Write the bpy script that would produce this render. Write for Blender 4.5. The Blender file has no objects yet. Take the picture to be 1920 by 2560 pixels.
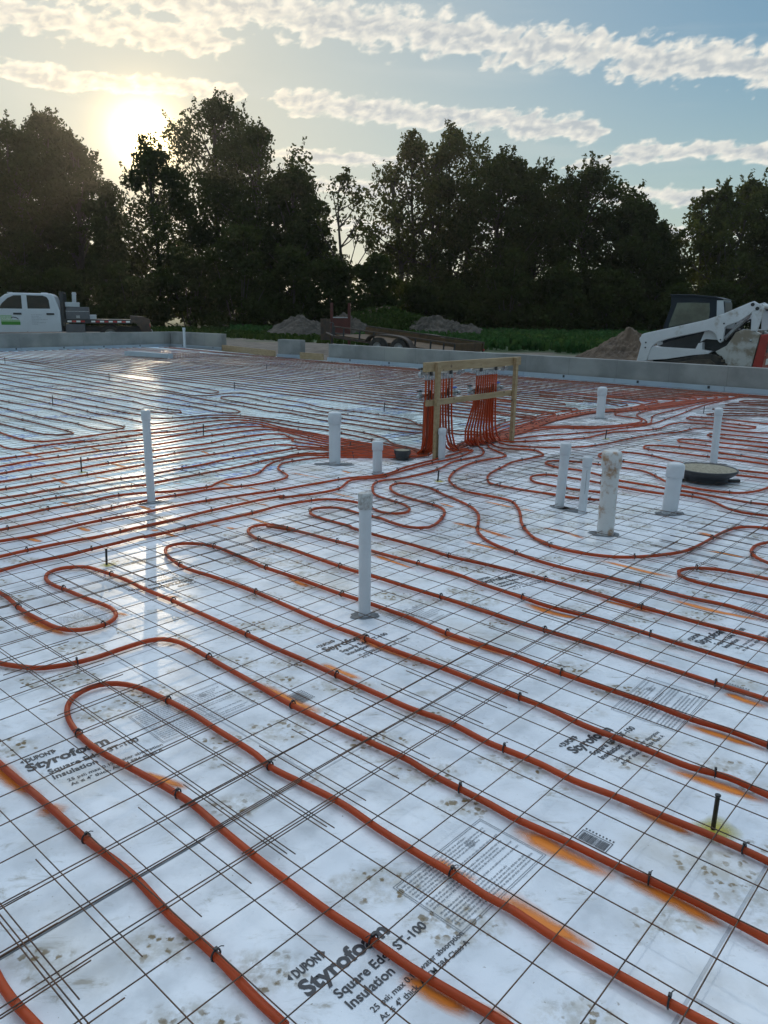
import bpy, bmesh, math, random
from mathutils import Vector, Matrix, noise

random.seed(7)
C = bpy.context.scene
COL = C.collection
R = math.radians

# ------------------------------------------------------------------ camera, sky, sun, exposure
CAM_H = 1.455265
cam_data = bpy.data.cameras.new("camera")
cam = bpy.data.objects.new("camera", cam_data)
COL.objects.link(cam)
_p, _r = 0.255518, 0.013800
_x = Vector((1, 0, 0)); _f = Vector((0, math.cos(_p), -math.sin(_p))); _u = Vector((0, math.sin(_p), math.cos(_p)))
_x2 = _x * math.cos(_r) + _u * math.sin(_r)
_u2 = _u * math.cos(_r) - _x * math.sin(_r)
cam.matrix_world = Matrix(((_x2.x, _u2.x, -_f.x, 0), (_x2.y, _u2.y, -_f.y, 0), (_x2.z, _u2.z, -_f.z, CAM_H), (0, 0, 0, 1)))
cam_data.sensor_fit = 'VERTICAL'
cam_data.sensor_height = 36.0
cam_data.lens = 36.0 * 1900 / 2560
cam_data.clip_start = 0.05
cam_data.clip_end = 3000
C.camera = cam
C.render.engine = 'CYCLES'
C.cycles.use_denoising = True
C.cycles.max_bounces = 6
C.cycles.transparent_max_bounces = 12
C.cycles.sample_clamp_indirect = 6.0
C.view_settings.view_transform = 'Standard'
C.view_settings.look = 'None'
C.view_settings.gamma = 1
C.view_settings.exposure = EXPOSURE = 0.0

SUN_AZ = R(-16.5)          # measured from +Y towards +X
SUN_EL = R(9.6)
SKY_STRENGTH = 0.12
SUN_STRENGTH = 2.2

SKY_TINT = (0.94, 1.03, 1.0)
SKY_GAIN = 1.6; SKY_COMP = 1.9; SKY_SAT = 1.12
HIGH_A = (0.50, 0.75, 1.03); HIGH_B = (1.18, 1.29, 1.37)  # added overhead cloud and gaps out of view, raised to light the floor
GLOW = ((3.6, 0.85, 0.13), (2.8, 0.58, 0.08), (1.3, 0.22, 0.015))
#        az0    el0   slope   curve   half   from   to   soft   strength
BANDS = ((-6.0, 18.3, -0.075, -0.0016, 1.45, -60, 60, 3, 0.10),
         (-24., 16.9, -0.02, 0.0, 1.10, -60, -9, 3, 0.0),
         (-18., 13.9, 0.0, 0.0, 0.75, -60, -9.5, 1.0, 0.05),
         (0.0, 13.1, -0.075, -0.0006, 0.95, -8.6, 15, 2, 0.12),
         (20., 10.3, -0.06, 0.0, 0.75, 15, 60, 2, 0.05),
         (14., 9.9, 0.1, 0.0, 0.5, 11.5, 17, 1.5, -0.05),
         (-5., 10.3, -0.03, 0.0, 0.55, -9, 4, 2, 0.1),
         (-2., 8.4, -0.02, 0.0, 0.60, -8, 7, 3, 0.1),
         (14., 7.9, -0.04, 0.0, 0.75, 6, 24, 3, 0.05),
         (5., 5.8, -0.02, 0.0, 0.6, -20, 30, 3, 0.0),
         (0., 30., 0.0, 0.0, 2.2, -180, 180, 1, -0.15),
         (0., 42., 0.05, 0.0, 3.0, -180, 180, 1, -0.1),
         (0., 60., 0.0, 0.0, 4.0, -180, 180, 1, -0.2))

def nd(nt, typ, **kw):
    n = nt.nodes.new(typ)
    for k, v in kw.items():
        if k.startswith('i_'):
            key = k[2:]
            key = int(key) if key.isdigit() else key.replace('_', ' ')
            n.inputs[key].default_value = v
        else:
            setattr(n, k, v)
    return n

def mth(nt, op, a, b=None, clamp=False):
    n = nt.nodes.new('ShaderNodeMath'); n.operation = op; n.use_clamp = clamp
    for k, v in enumerate((a, b)):
        if v is None: continue
        if isinstance(v, (int, float)): n.inputs[k].default_value = v
        else: nt.links.new(v, n.inputs[k])
    return n.outputs[0]

def sstep(nt, val, lo, hi):
    n = nt.nodes.new('ShaderNodeMapRange'); n.interpolation_type = 'SMOOTHSTEP'
    n.inputs['From Min'].default_value = lo; n.inputs['From Max'].default_value = hi
    nt.links.new(val, n.inputs['Value'])
    return n.outputs['Result']

def mixc(nt, fac, a, b, mode='MIX'):
    n = nt.nodes.new('ShaderNodeMix'); n.data_type = 'RGBA'; n.blend_type = mode
    for key, v in ((0, fac), (6, a), (7, b)):
        if isinstance(v, (int, float)): n.inputs[key].default_value = v
        elif isinstance(v, (tuple, list)): n.inputs[key].default_value = (*v[:3], 1)
        else: nt.links.new(v, n.inputs[key])
    return n.outputs[2]

def build_world():
    w = bpy.data.worlds.new("World"); C.world = w; w.use_nodes = True
    nt = w.node_tree; nt.nodes.clear()
    out = nd(nt, 'ShaderNodeOutputWorld'); bg = nd(nt, 'ShaderNodeBackground')
    nt.links.new(bg.outputs[0], out.inputs[0])
    sky = nd(nt, 'ShaderNodeTexSky', sky_type='NISHITA', sun_disc=False, sun_elevation=SUN_EL, sun_rotation=SUN_AZ,
             altitude=200, air_density=1.0, dust_density=0.7, ozone_density=2.0)
    bg.inputs['Strength'].default_value = SKY_STRENGTH
    tc = nd(nt, 'ShaderNodeTexCoord'); sep = nd(nt, 'ShaderNodeSeparateXYZ')
    nt.links.new(tc.outputs['Generated'], sep.inputs[0])
    X, Y, Z = sep.outputs
    deg = 180 / math.pi
    az = mth(nt, 'MULTIPLY', mth(nt, 'ARCTAN2', X, Y), deg)
    el = mth(nt, 'MULTIPLY', mth(nt, 'ARCSINE', Z), deg)
    # cloud coordinates: direction in degrees; rows of cumulus seen edge-on
    comb = nd(nt, 'ShaderNodeCombineXYZ')
    sh = mth(nt, 'ADD', az, mth(nt, 'MULTIPLY', el, -0.55))      # puffs lean over
    nt.links.new(sh, comb.inputs[0]); nt.links.new(mth(nt, 'MULTIPLY', el, 1.55), comb.inputs[1])
    n1 = nd(nt, 'ShaderNodeTexNoise', i_Scale=0.30, i_Detail=3.0, i_Roughness=0.55); nt.links.new(comb.outputs[0], n1.inputs['Vector'])
    n2 = nd(nt, 'ShaderNodeTexNoise', i_Scale=1.0, i_Detail=5.0, i_Roughness=0.52); nt.links.new(comb.outputs[0], n2.inputs['Vector'])
    n2.inputs['Distortion'].default_value = 0.25
    offs = nd(nt, 'ShaderNodeVectorMath', operation='ADD'); nt.links.new(comb.outputs[0], offs.inputs[0]); offs.inputs[1].default_value = (-0.24, -0.36, 0)
    n2b = nd(nt, 'ShaderNodeTexNoise', i_Scale=1.0, i_Detail=2.5, i_Roughness=0.45); nt.links.new(offs.outputs[0], n2b.inputs['Vector']); n2b.inputs['Distortion'].default_value = 0.25
    vor = nd(nt, 'ShaderNodeTexVoronoi', feature='SMOOTH_F1', i_Scale=0.75); nt.links.new(comb.outputs[0], vor.inputs['Vector'])
    vor.inputs['Smoothness'].default_value = 0.35
    f1 = mth(nt, 'SUBTRACT', n1.outputs[0], 0.5); f2 = mth(nt, 'SUBTRACT', n2.outputs[0], 0.5)
    fv = mth(nt, 'SUBTRACT', 0.45, vor.outputs['Distance'])
    rough = mth(nt, 'ADD', mth(nt, 'ADD', mth(nt, 'MULTIPLY', f1, 1.5), mth(nt, 'MULTIPLY', f2, 1.9)), mth(nt, 'MULTIPLY', fv, 0.75))
    # bands: (az0, el at az0, slope, half height, az from, az to, softness of ends, strength)
    bands = BANDS
    dens = None
    for (a0, e0, sl, cv, hh, af, at, soft, st) in bands:
        hh *= 0.86
        da = mth(nt, 'SUBTRACT', az, a0)
        c = mth(nt, 'ADD', mth(nt, 'MULTIPLY', da, sl), e0)
        c = mth(nt, 'ADD', c, mth(nt, 'MULTIPLY', mth(nt, 'MULTIPLY', da, da), cv))
        wob = mth(nt, 'MULTIPLY', f1, hh * 1.2)
        e = mth(nt, 'DIVIDE', mth(nt, 'SUBTRACT', mth(nt, 'ADD', el, wob), c), hh)
        prof = mth(nt, 'SUBTRACT', 1.0, mth(nt, 'ABSOLUTE', e))
        ends = mth(nt, 'MULTIPLY', sstep(nt, az, af - soft, af + soft), sstep(nt, mth(nt, 'MULTIPLY', az, -1.0), -at - soft, -at + soft))
        d = mth(nt, 'ADD', mth(nt, 'MULTIPLY', mth(nt, 'MAXIMUM', prof, -1.2), 1.0), mth(nt, 'MULTIPLY', mth(nt, 'SUBTRACT', ends, 1.0), 2.2))
        d = mth(nt, 'ADD', d, st)
        dens = d if dens is None else mth(nt, 'MAXIMUM', dens, d)
    dens = mth(nt, 'ADD', dens, rough)
    alpha = sstep(nt, dens, -0.05, 0.55)
    core = sstep(nt, dens, 0.10, 0.85)
    lit = mth(nt, 'ADD', 0.5, mth(nt, 'MULTIPLY', mth(nt, 'SUBTRACT', n2.outputs[0], n2b.outputs[0]), 2.8))
    core = mth(nt, 'ADD', mth(nt, 'MULTIPLY', core, 0.75), mth(nt, 'MULTIPLY', mth(nt, 'SUBTRACT', 0.45, lit), 0.9), True)
    alpha = mth(nt, 'MULTIPLY', alpha, sstep(nt, el, 0.5, 5.0))
    # sun nearness
    sv = (math.sin(SUN_AZ) * math.cos(R(11.0)), math.cos(SUN_AZ) * math.cos(R(11.0)), math.sin(R(11.0)))
    dot = nd(nt, 'ShaderNodeVectorMath', operation='DOT_PRODUCT'); nt.links.new(tc.outputs['Generated'], dot.inputs[0]); dot.inputs[1].default_value = sv
    dp = mth(nt, 'MAXIMUM', dot.outputs['Value'], 0.0)
    g1 = mth(nt, 'POWER', dp, 2600.0); g2 = mth(nt, 'POWER', dp, 1000.0); g3 = mth(nt, 'POWER', dp, 60.0)
    K = 1.0 / SKY_STRENGTH
    rim = mixc(nt, g3, (0.92 * K, 0.89 * K, 0.80 * K), (1.25 * K, 1.12 * K, 0.86 * K))
    body = mixc(nt, g3, (0.50 * K, 0.545 * K, 0.575 * K), (0.74 * K, 0.70 * K, 0.60 * K))
    cloud = mixc(nt, core, rim, body)
    skyc = mixc(nt, 1.0, sky.outputs[0], SKY_TINT, 'MULTIPLY')
    # compress the huge brightness range of the clear sky
    lum = nd(nt, 'ShaderNodeRGBToBW'); nt.links.new(skyc, lum.inputs[0])
    comp = mth(nt, 'DIVIDE', SKY_GAIN, mth(nt, 'ADD', 1.0, mth(nt, 'MULTIPLY', lum.outputs[0], SKY_STRENGTH * SKY_COMP)))
    vm = nd(nt, 'ShaderNodeVectorMath', operation='SCALE'); nt.links.new(skyc, vm.inputs[0]); nt.links.new(comp, vm.inputs['Scale'])
    hs = nd(nt, 'ShaderNodeHueSaturation'); hs.inputs['Saturation'].default_value = SKY_SAT; nt.links.new(vm.outputs[0], hs.inputs['Color'])
    skyc = hs.outputs[0]
    # thin milky veil low over the horizon
    veil = sstep(nt, mth(nt, 'MULTIPLY', el, -1.0), -17.0, -2.0)
    skyc = mixc(nt, mth(nt, 'MULTIPLY', veil, 0.42), skyc, (0.60 * K, 0.69 * K, 0.66 * K))
    g4 = mth(nt, 'POWER', dp, 9.0)
    skyc = mixc(nt, mth(nt, 'MULTIPLY', g4, 0.62), skyc, (0.57 * K, 0.63 * K, 0.63 * K))
    # streaks
    streak = nd(nt, 'ShaderNodeTexNoise', i_Scale=0.10, i_Detail=4.0)
    cs = nd(nt, 'ShaderNodeCombineXYZ'); nt.links.new(mth(nt, 'MULTIPLY', az, 0.6), cs.inputs[0]); nt.links.new(mth(nt, 'MULTIPLY', mth(nt, 'ADD', el, mth(nt, 'MULTIPLY', az, 0.06)), 5.0), cs.inputs[1])
    nt.links.new(cs.outputs[0], streak.inputs['Vector'])
    skyc = mixc(nt, mth(nt, 'MULTIPLY', sstep(nt, streak.outputs[0], 0.5, 0.75), 0.22), skyc, (0.66 * K, 0.70 * K, 0.68 * K))
    col = mixc(nt, mth(nt, 'MULTIPLY', alpha, 0.96), skyc, cloud)
    glow = nd(nt, 'ShaderNodeCombineColor')
    for ch, (a, b, c_) in enumerate(GLOW):
        v = mth(nt, 'ADD', mth(nt, 'ADD', mth(nt, 'MULTIPLY', g1, a * K), mth(nt, 'MULTIPLY', g2, b * K)), mth(nt, 'MULTIPLY', g3, c_ * K))
        nt.links.new(v, glow.inputs[ch])
    col = mixc(nt, 1.0, col, glow.outputs[0], 'ADD')
    # added bright broken cloud outside the view, put there to light the floor
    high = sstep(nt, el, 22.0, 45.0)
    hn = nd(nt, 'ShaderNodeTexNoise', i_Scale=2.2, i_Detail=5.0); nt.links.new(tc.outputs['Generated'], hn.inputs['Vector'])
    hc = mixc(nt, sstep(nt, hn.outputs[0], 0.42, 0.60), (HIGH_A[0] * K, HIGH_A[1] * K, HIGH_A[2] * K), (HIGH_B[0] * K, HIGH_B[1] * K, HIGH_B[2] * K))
    front = mth(nt, 'ADD', 0.42, mth(nt, 'MULTIPLY', sstep(nt, Y, -0.45, 0.55), 0.95))  # added overhead light weighted to the front half of the sky
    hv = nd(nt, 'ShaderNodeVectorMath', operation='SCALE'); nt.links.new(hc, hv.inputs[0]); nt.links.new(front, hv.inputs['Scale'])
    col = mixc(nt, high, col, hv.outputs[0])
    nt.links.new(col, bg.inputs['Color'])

build_world()

sun_l = bpy.data.lights.new("sun", 'SUN'); sun_l.energy = SUN_STRENGTH; sun_l.angle = R(0.5); sun_l.color = (1.0, 0.82, 0.58)
sun = bpy.data.objects.new("sun", sun_l); COL.objects.link(sun)
_d = Vector((math.sin(SUN_AZ) * math.cos(SUN_EL), math.cos(SUN_AZ) * math.cos(SUN_EL), math.sin(SUN_EL)))
sun.rotation_euler = (-_d).to_track_quat('-Z', 'Y').to_euler()
sun.location = _d * 100

# ------------------------------------------------------------------ materials
def material(name):
    m = bpy.data.materials.new(name); m.use_nodes = True
    nt = m.node_tree; b = nt.nodes['Principled BSDF']
    return m, nt, b

def pbr(name, col, rough=0.6, metal=0.0, spec=0.5, vary=0.0, vscale=8.0, col2=None, bump=0.0, bscale=40.0, coord='Object', dirt=None, dscale=3.0, dlo=0.5, dhi=0.7):
    m, nt, b = material(name)
    b.inputs['Roughness'].default_value = rough; b.inputs['Metallic'].default_value = metal
    b.inputs['Specular IOR Level'].default_value = spec
    tc = nd(nt, 'ShaderNodeTexCoord')
    c = None
    if vary or col2:
        n = nd(nt, 'ShaderNodeTexNoise', i_Scale=vscale, i_Detail=5.0, i_Roughness=0.6); nt.links.new(tc.outputs[coord], n.inputs['Vector'])
        c2 = col2 or tuple(max(0, x * (1 - vary)) for x in col)
        c = mixc(nt, sstep(nt, n.outputs[0], 0.35, 0.68), col, c2)
    if dirt:
        n = nd(nt, 'ShaderNodeTexNoise', i_Scale=dscale, i_Detail=7.0, i_Roughness=0.65); nt.links.new(tc.outputs[coord], n.inputs['Vector'])
        c = mixc(nt, sstep(nt, n.outputs[0], dlo, dhi), c if c is not None else col, dirt)
    if c is None: b.inputs['Base Color'].default_value = (*col, 1)
    else: nt.links.new(c, b.inputs['Base Color'])
    if bump:
        n = nd(nt, 'ShaderNodeTexNoise', i_Scale=bscale, i_Detail=4.0); nt.links.new(tc.outputs[coord], n.inputs['Vector'])
        bp = nd(nt, 'ShaderNodeBump', i_Strength=bump, i_Distance=0.02); nt.links.new(n.outputs[0], bp.inputs['Height']); nt.links.new(bp.outputs[0], b.inputs['Normal'])
    return m

M = {}
def tube_mat(name, col, dusty, trans):
    m, nt, b = material(name); b.inputs['Roughness'].default_value = 0.42; b.inputs['Specular IOR Level'].default_value = 0.35
    tc = nd(nt, 'ShaderNodeTexCoord')
    n = nd(nt, 'ShaderNodeTexNoise', i_Scale=7.0, i_Detail=7.0, i_Roughness=0.7); nt.links.new(tc.outputs['Object'], n.inputs['Vector'])
    n2 = nd(nt, 'ShaderNodeTexNoise', i_Scale=1.3, i_Detail=2.0); nt.links.new(tc.outputs['Object'], n2.inputs['Vector'])
    c = mixc(nt, sstep(nt, n2.outputs[0], 0.35, 0.65), col, tuple(x * 0.74 for x in col))
    c = mixc(nt, mth(nt, 'MULTIPLY', sstep(nt, n.outputs[0], 0.52, 0.74), 0.55), c, dusty)
    nt.links.new(c, b.inputs['Base Color'])
    nt.links.new(mth(nt, 'ADD', 0.34, mth(nt, 'MULTIPLY', n.outputs[0], 0.25)), b.inputs['Roughness'])
    t = nd(nt, 'ShaderNodeBsdfTranslucent'); t.inputs[0].default_value = (min(1, col[0] * 1.9), col[1] * 1.5, col[2], 1)
    mx = nd(nt, 'ShaderNodeMixShader'); mx.inputs[0].default_value = trans
    out = nt.nodes['Material Output']; nt.links.new(b.outputs[0], mx.inputs[1]); nt.links.new(t.outputs[0], mx.inputs[2]); nt.links.new(mx.outputs[0], out.inputs[0])
    return m
M['tube'] = tube_mat('orange_tube', (0.50, 0.084, 0.018), (0.38, 0.15, 0.08), 0.28)
M['tube_far'] = tube_mat('darker_tube', (0.28, 0.052, 0.017), (0.21, 0.09, 0.05), 0.15)  # darker, less translucent orange for the far runs
M['tie'] = pbr('black_nylon', (0.012, 0.012, 0.014), 0.35)
M['wire'] = pbr('rusty_wire', (0.130, 0.064, 0.034), 0.7, metal=0.1, col2=(0.070, 0.046, 0.035), vscale=14.0)
M['pvc'] = pbr('white_pvc', (0.60, 0.62, 0.65), 0.28, vary=0.10, vscale=5.0, dirt=(0.55, 0.53, 0.50), dscale=2.5, dlo=0.62, dhi=0.85)
M['pvc_rust'] = pbr('stained_pvc', (0.60, 0.60, 0.59), 0.35, vary=0.12, vscale=5.0, dirt=(0.33, 0.19, 0.10), dscale=11.0, dlo=0.49, dhi=0.66)
M['pvc_speckle'] = pbr('speckled_pvc', (0.50, 0.51, 0.51), 0.5, col2=(0.28, 0.26, 0.24), vscale=55.0)
M['black_plastic'] = pbr('black_plastic', (0.028, 0.03, 0.033), 0.45, vary=0.3, vscale=12)
M['gravel'] = pbr('fine_gravel', (0.40, 0.36, 0.27), 0.95, col2=(0.22, 0.195, 0.145), vscale=60, bump=0.8, bscale=90)
M['stake'] = pbr('black_steel_stake', (0.02, 0.02, 0.022), 0.5)
M['wood'] = None
M['concrete'] = None
M['steel'] = pbr('dull_steel', (0.42, 0.43, 0.45), 0.38, metal=0.9, vary=0.3, vscale=20)
M['brass'] = pbr('nickel_brass', (0.50, 0.47, 0.42), 0.35, metal=0.85)
M['blue_handle'] = pbr('blue_handle', (0.02, 0.09, 0.45), 0.4)
M['foam_grey'] = pbr('grey_foam', (0.38, 0.42, 0.46), 0.8, vary=0.15)
M['strip'] = pbr('edge_foam', (0.33, 0.38, 0.43), 0.7, vary=0.12, vscale=2.0)
M['hole'] = pbr('foam_cutout', (0.17, 0.185, 0.20), 0.9, vary=0.4, vscale=25)
M['ink'] = pbr('black_ink', (0.03, 0.032, 0.04), 0.45)
M['ink_grey'] = pbr('worn_ink', (0.20, 0.215, 0.24), 0.45)

def wood():
    m, nt, b = material('pine_lumber'); b.inputs['Roughness'].default_value = 0.7
    tc = nd(nt, 'ShaderNodeTexCoord'); mp = nd(nt, 'ShaderNodeMapping'); mp.inputs['Scale'].default_value = (5, 30, 30)
    nt.links.new(tc.outputs['Object'], mp.inputs['Vector'])
    n = nd(nt, 'ShaderNodeTexNoise', i_Scale=1.0, i_Detail=5.0); nt.links.new(mp.outputs[0], n.inputs['Vector'])
    v = nd(nt, 'ShaderNodeTexVoronoi', i_Scale=7.0); nt.links.new(tc.outputs['Object'], v.inputs['Vector'])
    c = mixc(nt, sstep(nt, n.outputs[0], 0.3, 0.7), (0.37, 0.265, 0.145), (0.27, 0.18, 0.09))
    c = mixc(nt, mth(nt, 'SUBTRACT', 1.0, sstep(nt, v.outputs['Distance'], 0.06, 0.16)), c, (0.12, 0.07, 0.04))
    nt.links.new(c, b.inputs['Base Color'])
    return m
M['wood'] = wood()

def concrete():
    m, nt, b = material('poured_concrete'); b.inputs['Roughness'].default_value = 0.9
    tc = nd(nt, 'ShaderNodeTexCoord')
    n = nd(nt, 'ShaderNodeTexNoise', i_Scale=1.2, i_Detail=6.0, i_Roughness=0.62); nt.links.new(tc.outputs['Object'], n.inputs['Vector'])
    n2 = nd(nt, 'ShaderNodeTexNoise', i_Scale=0.55, i_Detail=3.0); nt.links.new(tc.outputs['Object'], n2.inputs['Vector'])
    n3 = nd(nt, 'ShaderNodeTexNoise', i_Scale=3.2, i_Detail=3.0); nt.links.new(tc.outputs['Object'], n3.inputs['Vector'])
    c = mixc(nt, sstep(nt, n.outputs[0], 0.3, 0.7), (0.275, 0.275, 0.262), (0.175, 0.176, 0.17))
    c = mixc(nt, sstep(nt, n2.outputs[0], 0.5, 0.7), c, (0.30, 0.295, 0.27))
    c = mixc(nt, sstep(nt, n3.outputs[0], 0.70, 0.76), c, (0.10, 0.10, 0.10))
    sp = nd(nt, 'ShaderNodeSeparateXYZ'); nt.links.new(tc.outputs['Object'], sp.inputs[0])
    jx = mth(nt, 'FRACT', mth(nt, 'DIVIDE', sp.outputs[0], 1.22))
    jm = mth(nt, 'LESS_THAN', jx, 0.012)
    c = mixc(nt, mth(nt, 'MULTIPLY', jm, 0.5), c, (0.14, 0.14, 0.135))
    nt.links.new(c, b.inputs['Base Color'])
    bp = nd(nt, 'ShaderNodeBump', i_Strength=0.25, i_Distance=0.02); nt.links.new(n.outputs[0], bp.inputs['Height']); nt.links.new(bp.outputs[0], b.inputs['Normal'])
    return m
M['concrete'] = concrete()

TH, OX, OY, GS = -0.725773, -0.299284, 1.591498, 0.1524
CT, ST = math.cos(TH), math.sin(TH)
def gw(i, j):            # mesh-square coordinates -> metres
    return (OX + GS * (CT * i - ST * j), OY + GS * (ST * i + CT * j))

def foam():
    m, nt, b = material('insulation_film')
    tc = nd(nt, 'ShaderNodeTexCoord'); O = tc.outputs['Object']
    mp = nd(nt, 'ShaderNodeMapping'); mp.inputs['Rotation'].default_value = (0, 0, -TH - math.pi / 2); nt.links.new(O, mp.inputs['Vector'])
    B = mp.outputs[0]                                   # x along the boards
    big = nd(nt, 'ShaderNodeTexNoise', i_Scale=0.55, i_Detail=4.0); nt.links.new(O, big.inputs['Vector'])
    mid = nd(nt, 'ShaderNodeTexNoise', i_Scale=4.5, i_Detail=6.0, i_Roughness=0.62); nt.links.new(O, mid.inputs['Vector'])
    fine = nd(nt, 'ShaderNodeTexNoise', i_Scale=22.0, i_Detail=6.0, i_Roughness=0.65); nt.links.new(O, fine.inputs['Vector'])
    c = mixc(nt, sstep(nt, big.outputs[0], 0.35, 0.7), (0.83, 0.855, 0.90), (0.70, 0.735, 0.80))
    c = mixc(nt, mth(nt, 'MULTIPLY', sstep(nt, mid.outputs[0], 0.43, 0.66), 0.60), c, (0.52, 0.545, 0.58))
    c = mixc(nt, mth(nt, 'MULTIPLY', sstep(nt, fine.outputs[0], 0.54, 0.70), 0.30), c, (0.55, 0.56, 0.57))
    # blue boards in the far part of the floor
    sp = nd(nt, 'ShaderNodeSeparateXYZ'); nt.links.new(O, sp.inputs[0])
    ii = mth(nt, 'ADD', mth(nt, 'MULTIPLY', sp.outputs[0], CT / GS), mth(nt, 'ADD', mth(nt, 'MULTIPLY', sp.outputs[1], ST / GS), -(OX * CT + OY * ST) / GS))
    blue = mth(nt, 'LESS_THAN', ii, -27.7)
    bp_ = nd(nt, 'ShaderNodeMapping'); bp_.inputs['Scale'].default_value = (1.0, 2.6, 1); nt.links.new(B, bp_.inputs['Vector'])
    pv = nd(nt, 'ShaderNodeTexVoronoi', feature='F1', distance='CHEBYCHEV', i_Scale=0.85); nt.links.new(bp_.outputs[0], pv.inputs['Vector']); pv.inputs['Randomness'].default_value = 0.75
    pm = mth(nt, 'LESS_THAN', pv.outputs['Distance'], 0.30)
    gl_ = nd(nt, 'ShaderNodeMapping'); gl_.inputs['Scale'].default_value = (30, 11, 1); nt.links.new(B, gl_.inputs['Vector'])
    gl = nd(nt, 'ShaderNodeTexNoise', i_Scale=1.0, i_Detail=1.0); nt.links.new(gl_.outputs[0], gl.inputs['Vector'])
    gm = mth(nt, 'MULTIPLY', pm, sstep(nt, gl.outputs[0], 0.47, 0.53))
    cb = mixc(nt, sstep(nt, big.outputs[0], 0.3, 0.7), (0.76, 0.89, 0.90), (0.70, 0.85, 0.91))
    cb = mixc(nt, mth(nt, 'MULTIPLY', gm, 0.75), cb, (0.10, 0.24, 0.66))
    c = mixc(nt, blue, c, cb)
    # board joints
    br = nd(nt, 'ShaderNodeTexBrick', offset=0.5, i_Scale=1.0); br.inputs['Mortar Size'].default_value = 0.0046; br.inputs['Mortar Smooth'].default_value = 0.3
    br.inputs['Brick Width'].default_value = 2.44; br.inputs['Row Height'].default_value = 1.22; br.inputs['Bias'].default_value = 0.0
    bo = nd(nt, 'ShaderNodeMapping'); bo.inputs['Location'].default_value = (0.96, -0.385, 0); nt.links.new(B, bo.inputs['Vector'])
    nt.links.new(bo.outputs[0], br.inputs['Vector'])
    c = mixc(nt, mth(nt, 'MULTIPLY', br.outputs['Fac'], 0.6), c, (0.25, 0.28, 0.33))
    # muddy boot prints: scattered patches filled with tread lugs
    fp = nd(nt, 'ShaderNodeMapping'); fp.inputs['Scale'].default_value = (1.0, 1.7, 1); fp.inputs['Rotation'].default_value = (0, 0, 0.5); nt.links.new(O, fp.inputs['Vector'])
    fv = nd(nt, 'ShaderNodeTexVoronoi', feature='F1', i_Scale=3.1); nt.links.new(fp.outputs[0], fv.inputs['Vector'])
    pick = nd(nt, 'ShaderNodeSeparateColor'); nt.links.new(fv.outputs['Color'], pick.inputs[0])
    on = mth(nt, 'GREATER_THAN', pick.outputs[0], 0.22)
    patch = mth(nt, 'MULTIPLY', mth(nt, 'SUBTRACT', 1.0, sstep(nt, fv.outputs['Distance'], 0.28, 0.46)), on)
    lug = nd(nt, 'ShaderNodeTexVoronoi', feature='F1', i_Scale=36.0); nt.links.new(O, lug.inputs['Vector'])
    wrp = nd(nt, 'ShaderNodeVectorMath', operation='MULTIPLY_ADD'); nt.links.new(fine.outputs['Color'], wrp.inputs[0]); wrp.inputs[1].default_value = (0.05, 0.05, 0); nt.links.new(O, wrp.inputs[2])
    nt.links.new(wrp.outputs[0], lug.inputs['Vector'])
    lm = mth(nt, 'SUBTRACT', 1.0, sstep(nt, lug.outputs['Distance'], 0.22, 0.40))
    lm = mth(nt, 'MULTIPLY', lm, sstep(nt, mid.outputs[0], 0.38, 0.54))
    mud = mth(nt, 'MULTIPLY', mth(nt, 'MULTIPLY', patch, lm), 1.0, True)
    c = mixc(nt, mth(nt, 'MULTIPLY', mth(nt, 'MULTIPLY', patch, sstep(nt, fine.outputs[0], 0.36, 0.62)), 0.62), c, (0.40, 0.37, 0.31))
    c = mixc(nt, mud, c, (0.19, 0.135, 0.065))
    sm_ = nd(nt, 'ShaderNodeMapping'); sm_.inputs['Rotation'].default_value = (0, 0, 0.9); sm_.inputs['Scale'].default_value = (1.0, 2.4, 1); nt.links.new(O, sm_.inputs['Vector'])
    sm = nd(nt, 'ShaderNodeTexNoise', i_Scale=6.5, i_Detail=8.0, i_Roughness=0.72); nt.links.new(sm_.outputs[0], sm.inputs['Vector']); sm.inputs['Distortion'].default_value = 0.8
    c = mixc(nt, mth(nt, 'MULTIPLY', sstep(nt, sm.outputs[0], 0.54, 0.66), 0.42), c, (0.42, 0.42, 0.40))
    c = mixc(nt, mth(nt, 'MULTIPLY', sstep(nt, sm.outputs[0], 0.62, 0.70), 0.55), c, (0.27, 0.21, 0.13))
    specks = nd(nt, 'ShaderNodeTexNoise', i_Scale=75.0, i_Detail=3.0); nt.links.new(O, specks.inputs['Vector'])
    c = mixc(nt, mth(nt, 'MULTIPLY', sstep(nt, specks.outputs[0], 0.70, 0.76), 0.6), c, (0.18, 0.15, 0.11))
    n = nd(nt, 'ShaderNodeTexNoise', i_Scale=1.7, i_Detail=5.0); nt.links.new(O, n.inputs['Vector'])
    c = mixc(nt, mth(nt, 'MULTIPLY', sstep(nt, n.outputs[0], 0.54, 0.72), 0.36), c, (0.50, 0.42, 0.30))
    nt.links.new(c, b.inputs['Base Color'])
    wetn = nd(nt, 'ShaderNodeTexNoise', i_Scale=1.6, i_Detail=5.0, i_Roughness=0.65); nt.links.new(O, wetn.inputs['Vector'])
    wet = mth(nt, 'MULTIPLY', sstep(nt, wetn.outputs[0], 0.42, 0.54), sstep(nt, sp.outputs[0], -1.2, 0.3))
    ro = mth(nt, 'ADD', 0.05, mth(nt, 'MULTIPLY', mth(nt, 'SUBTRACT', 1.0, wet), 0.30))
    ro = mth(nt, 'ADD', ro, mth(nt, 'MULTIPLY', mid.outputs[0], 0.10))
    nt.links.new(ro, b.inputs['Roughness'])
    nt.links.new(mth(nt, 'ADD', 0.22, mth(nt, 'MULTIPLY', wet, 0.36)), b.inputs['Specular IOR Level'])
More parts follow.
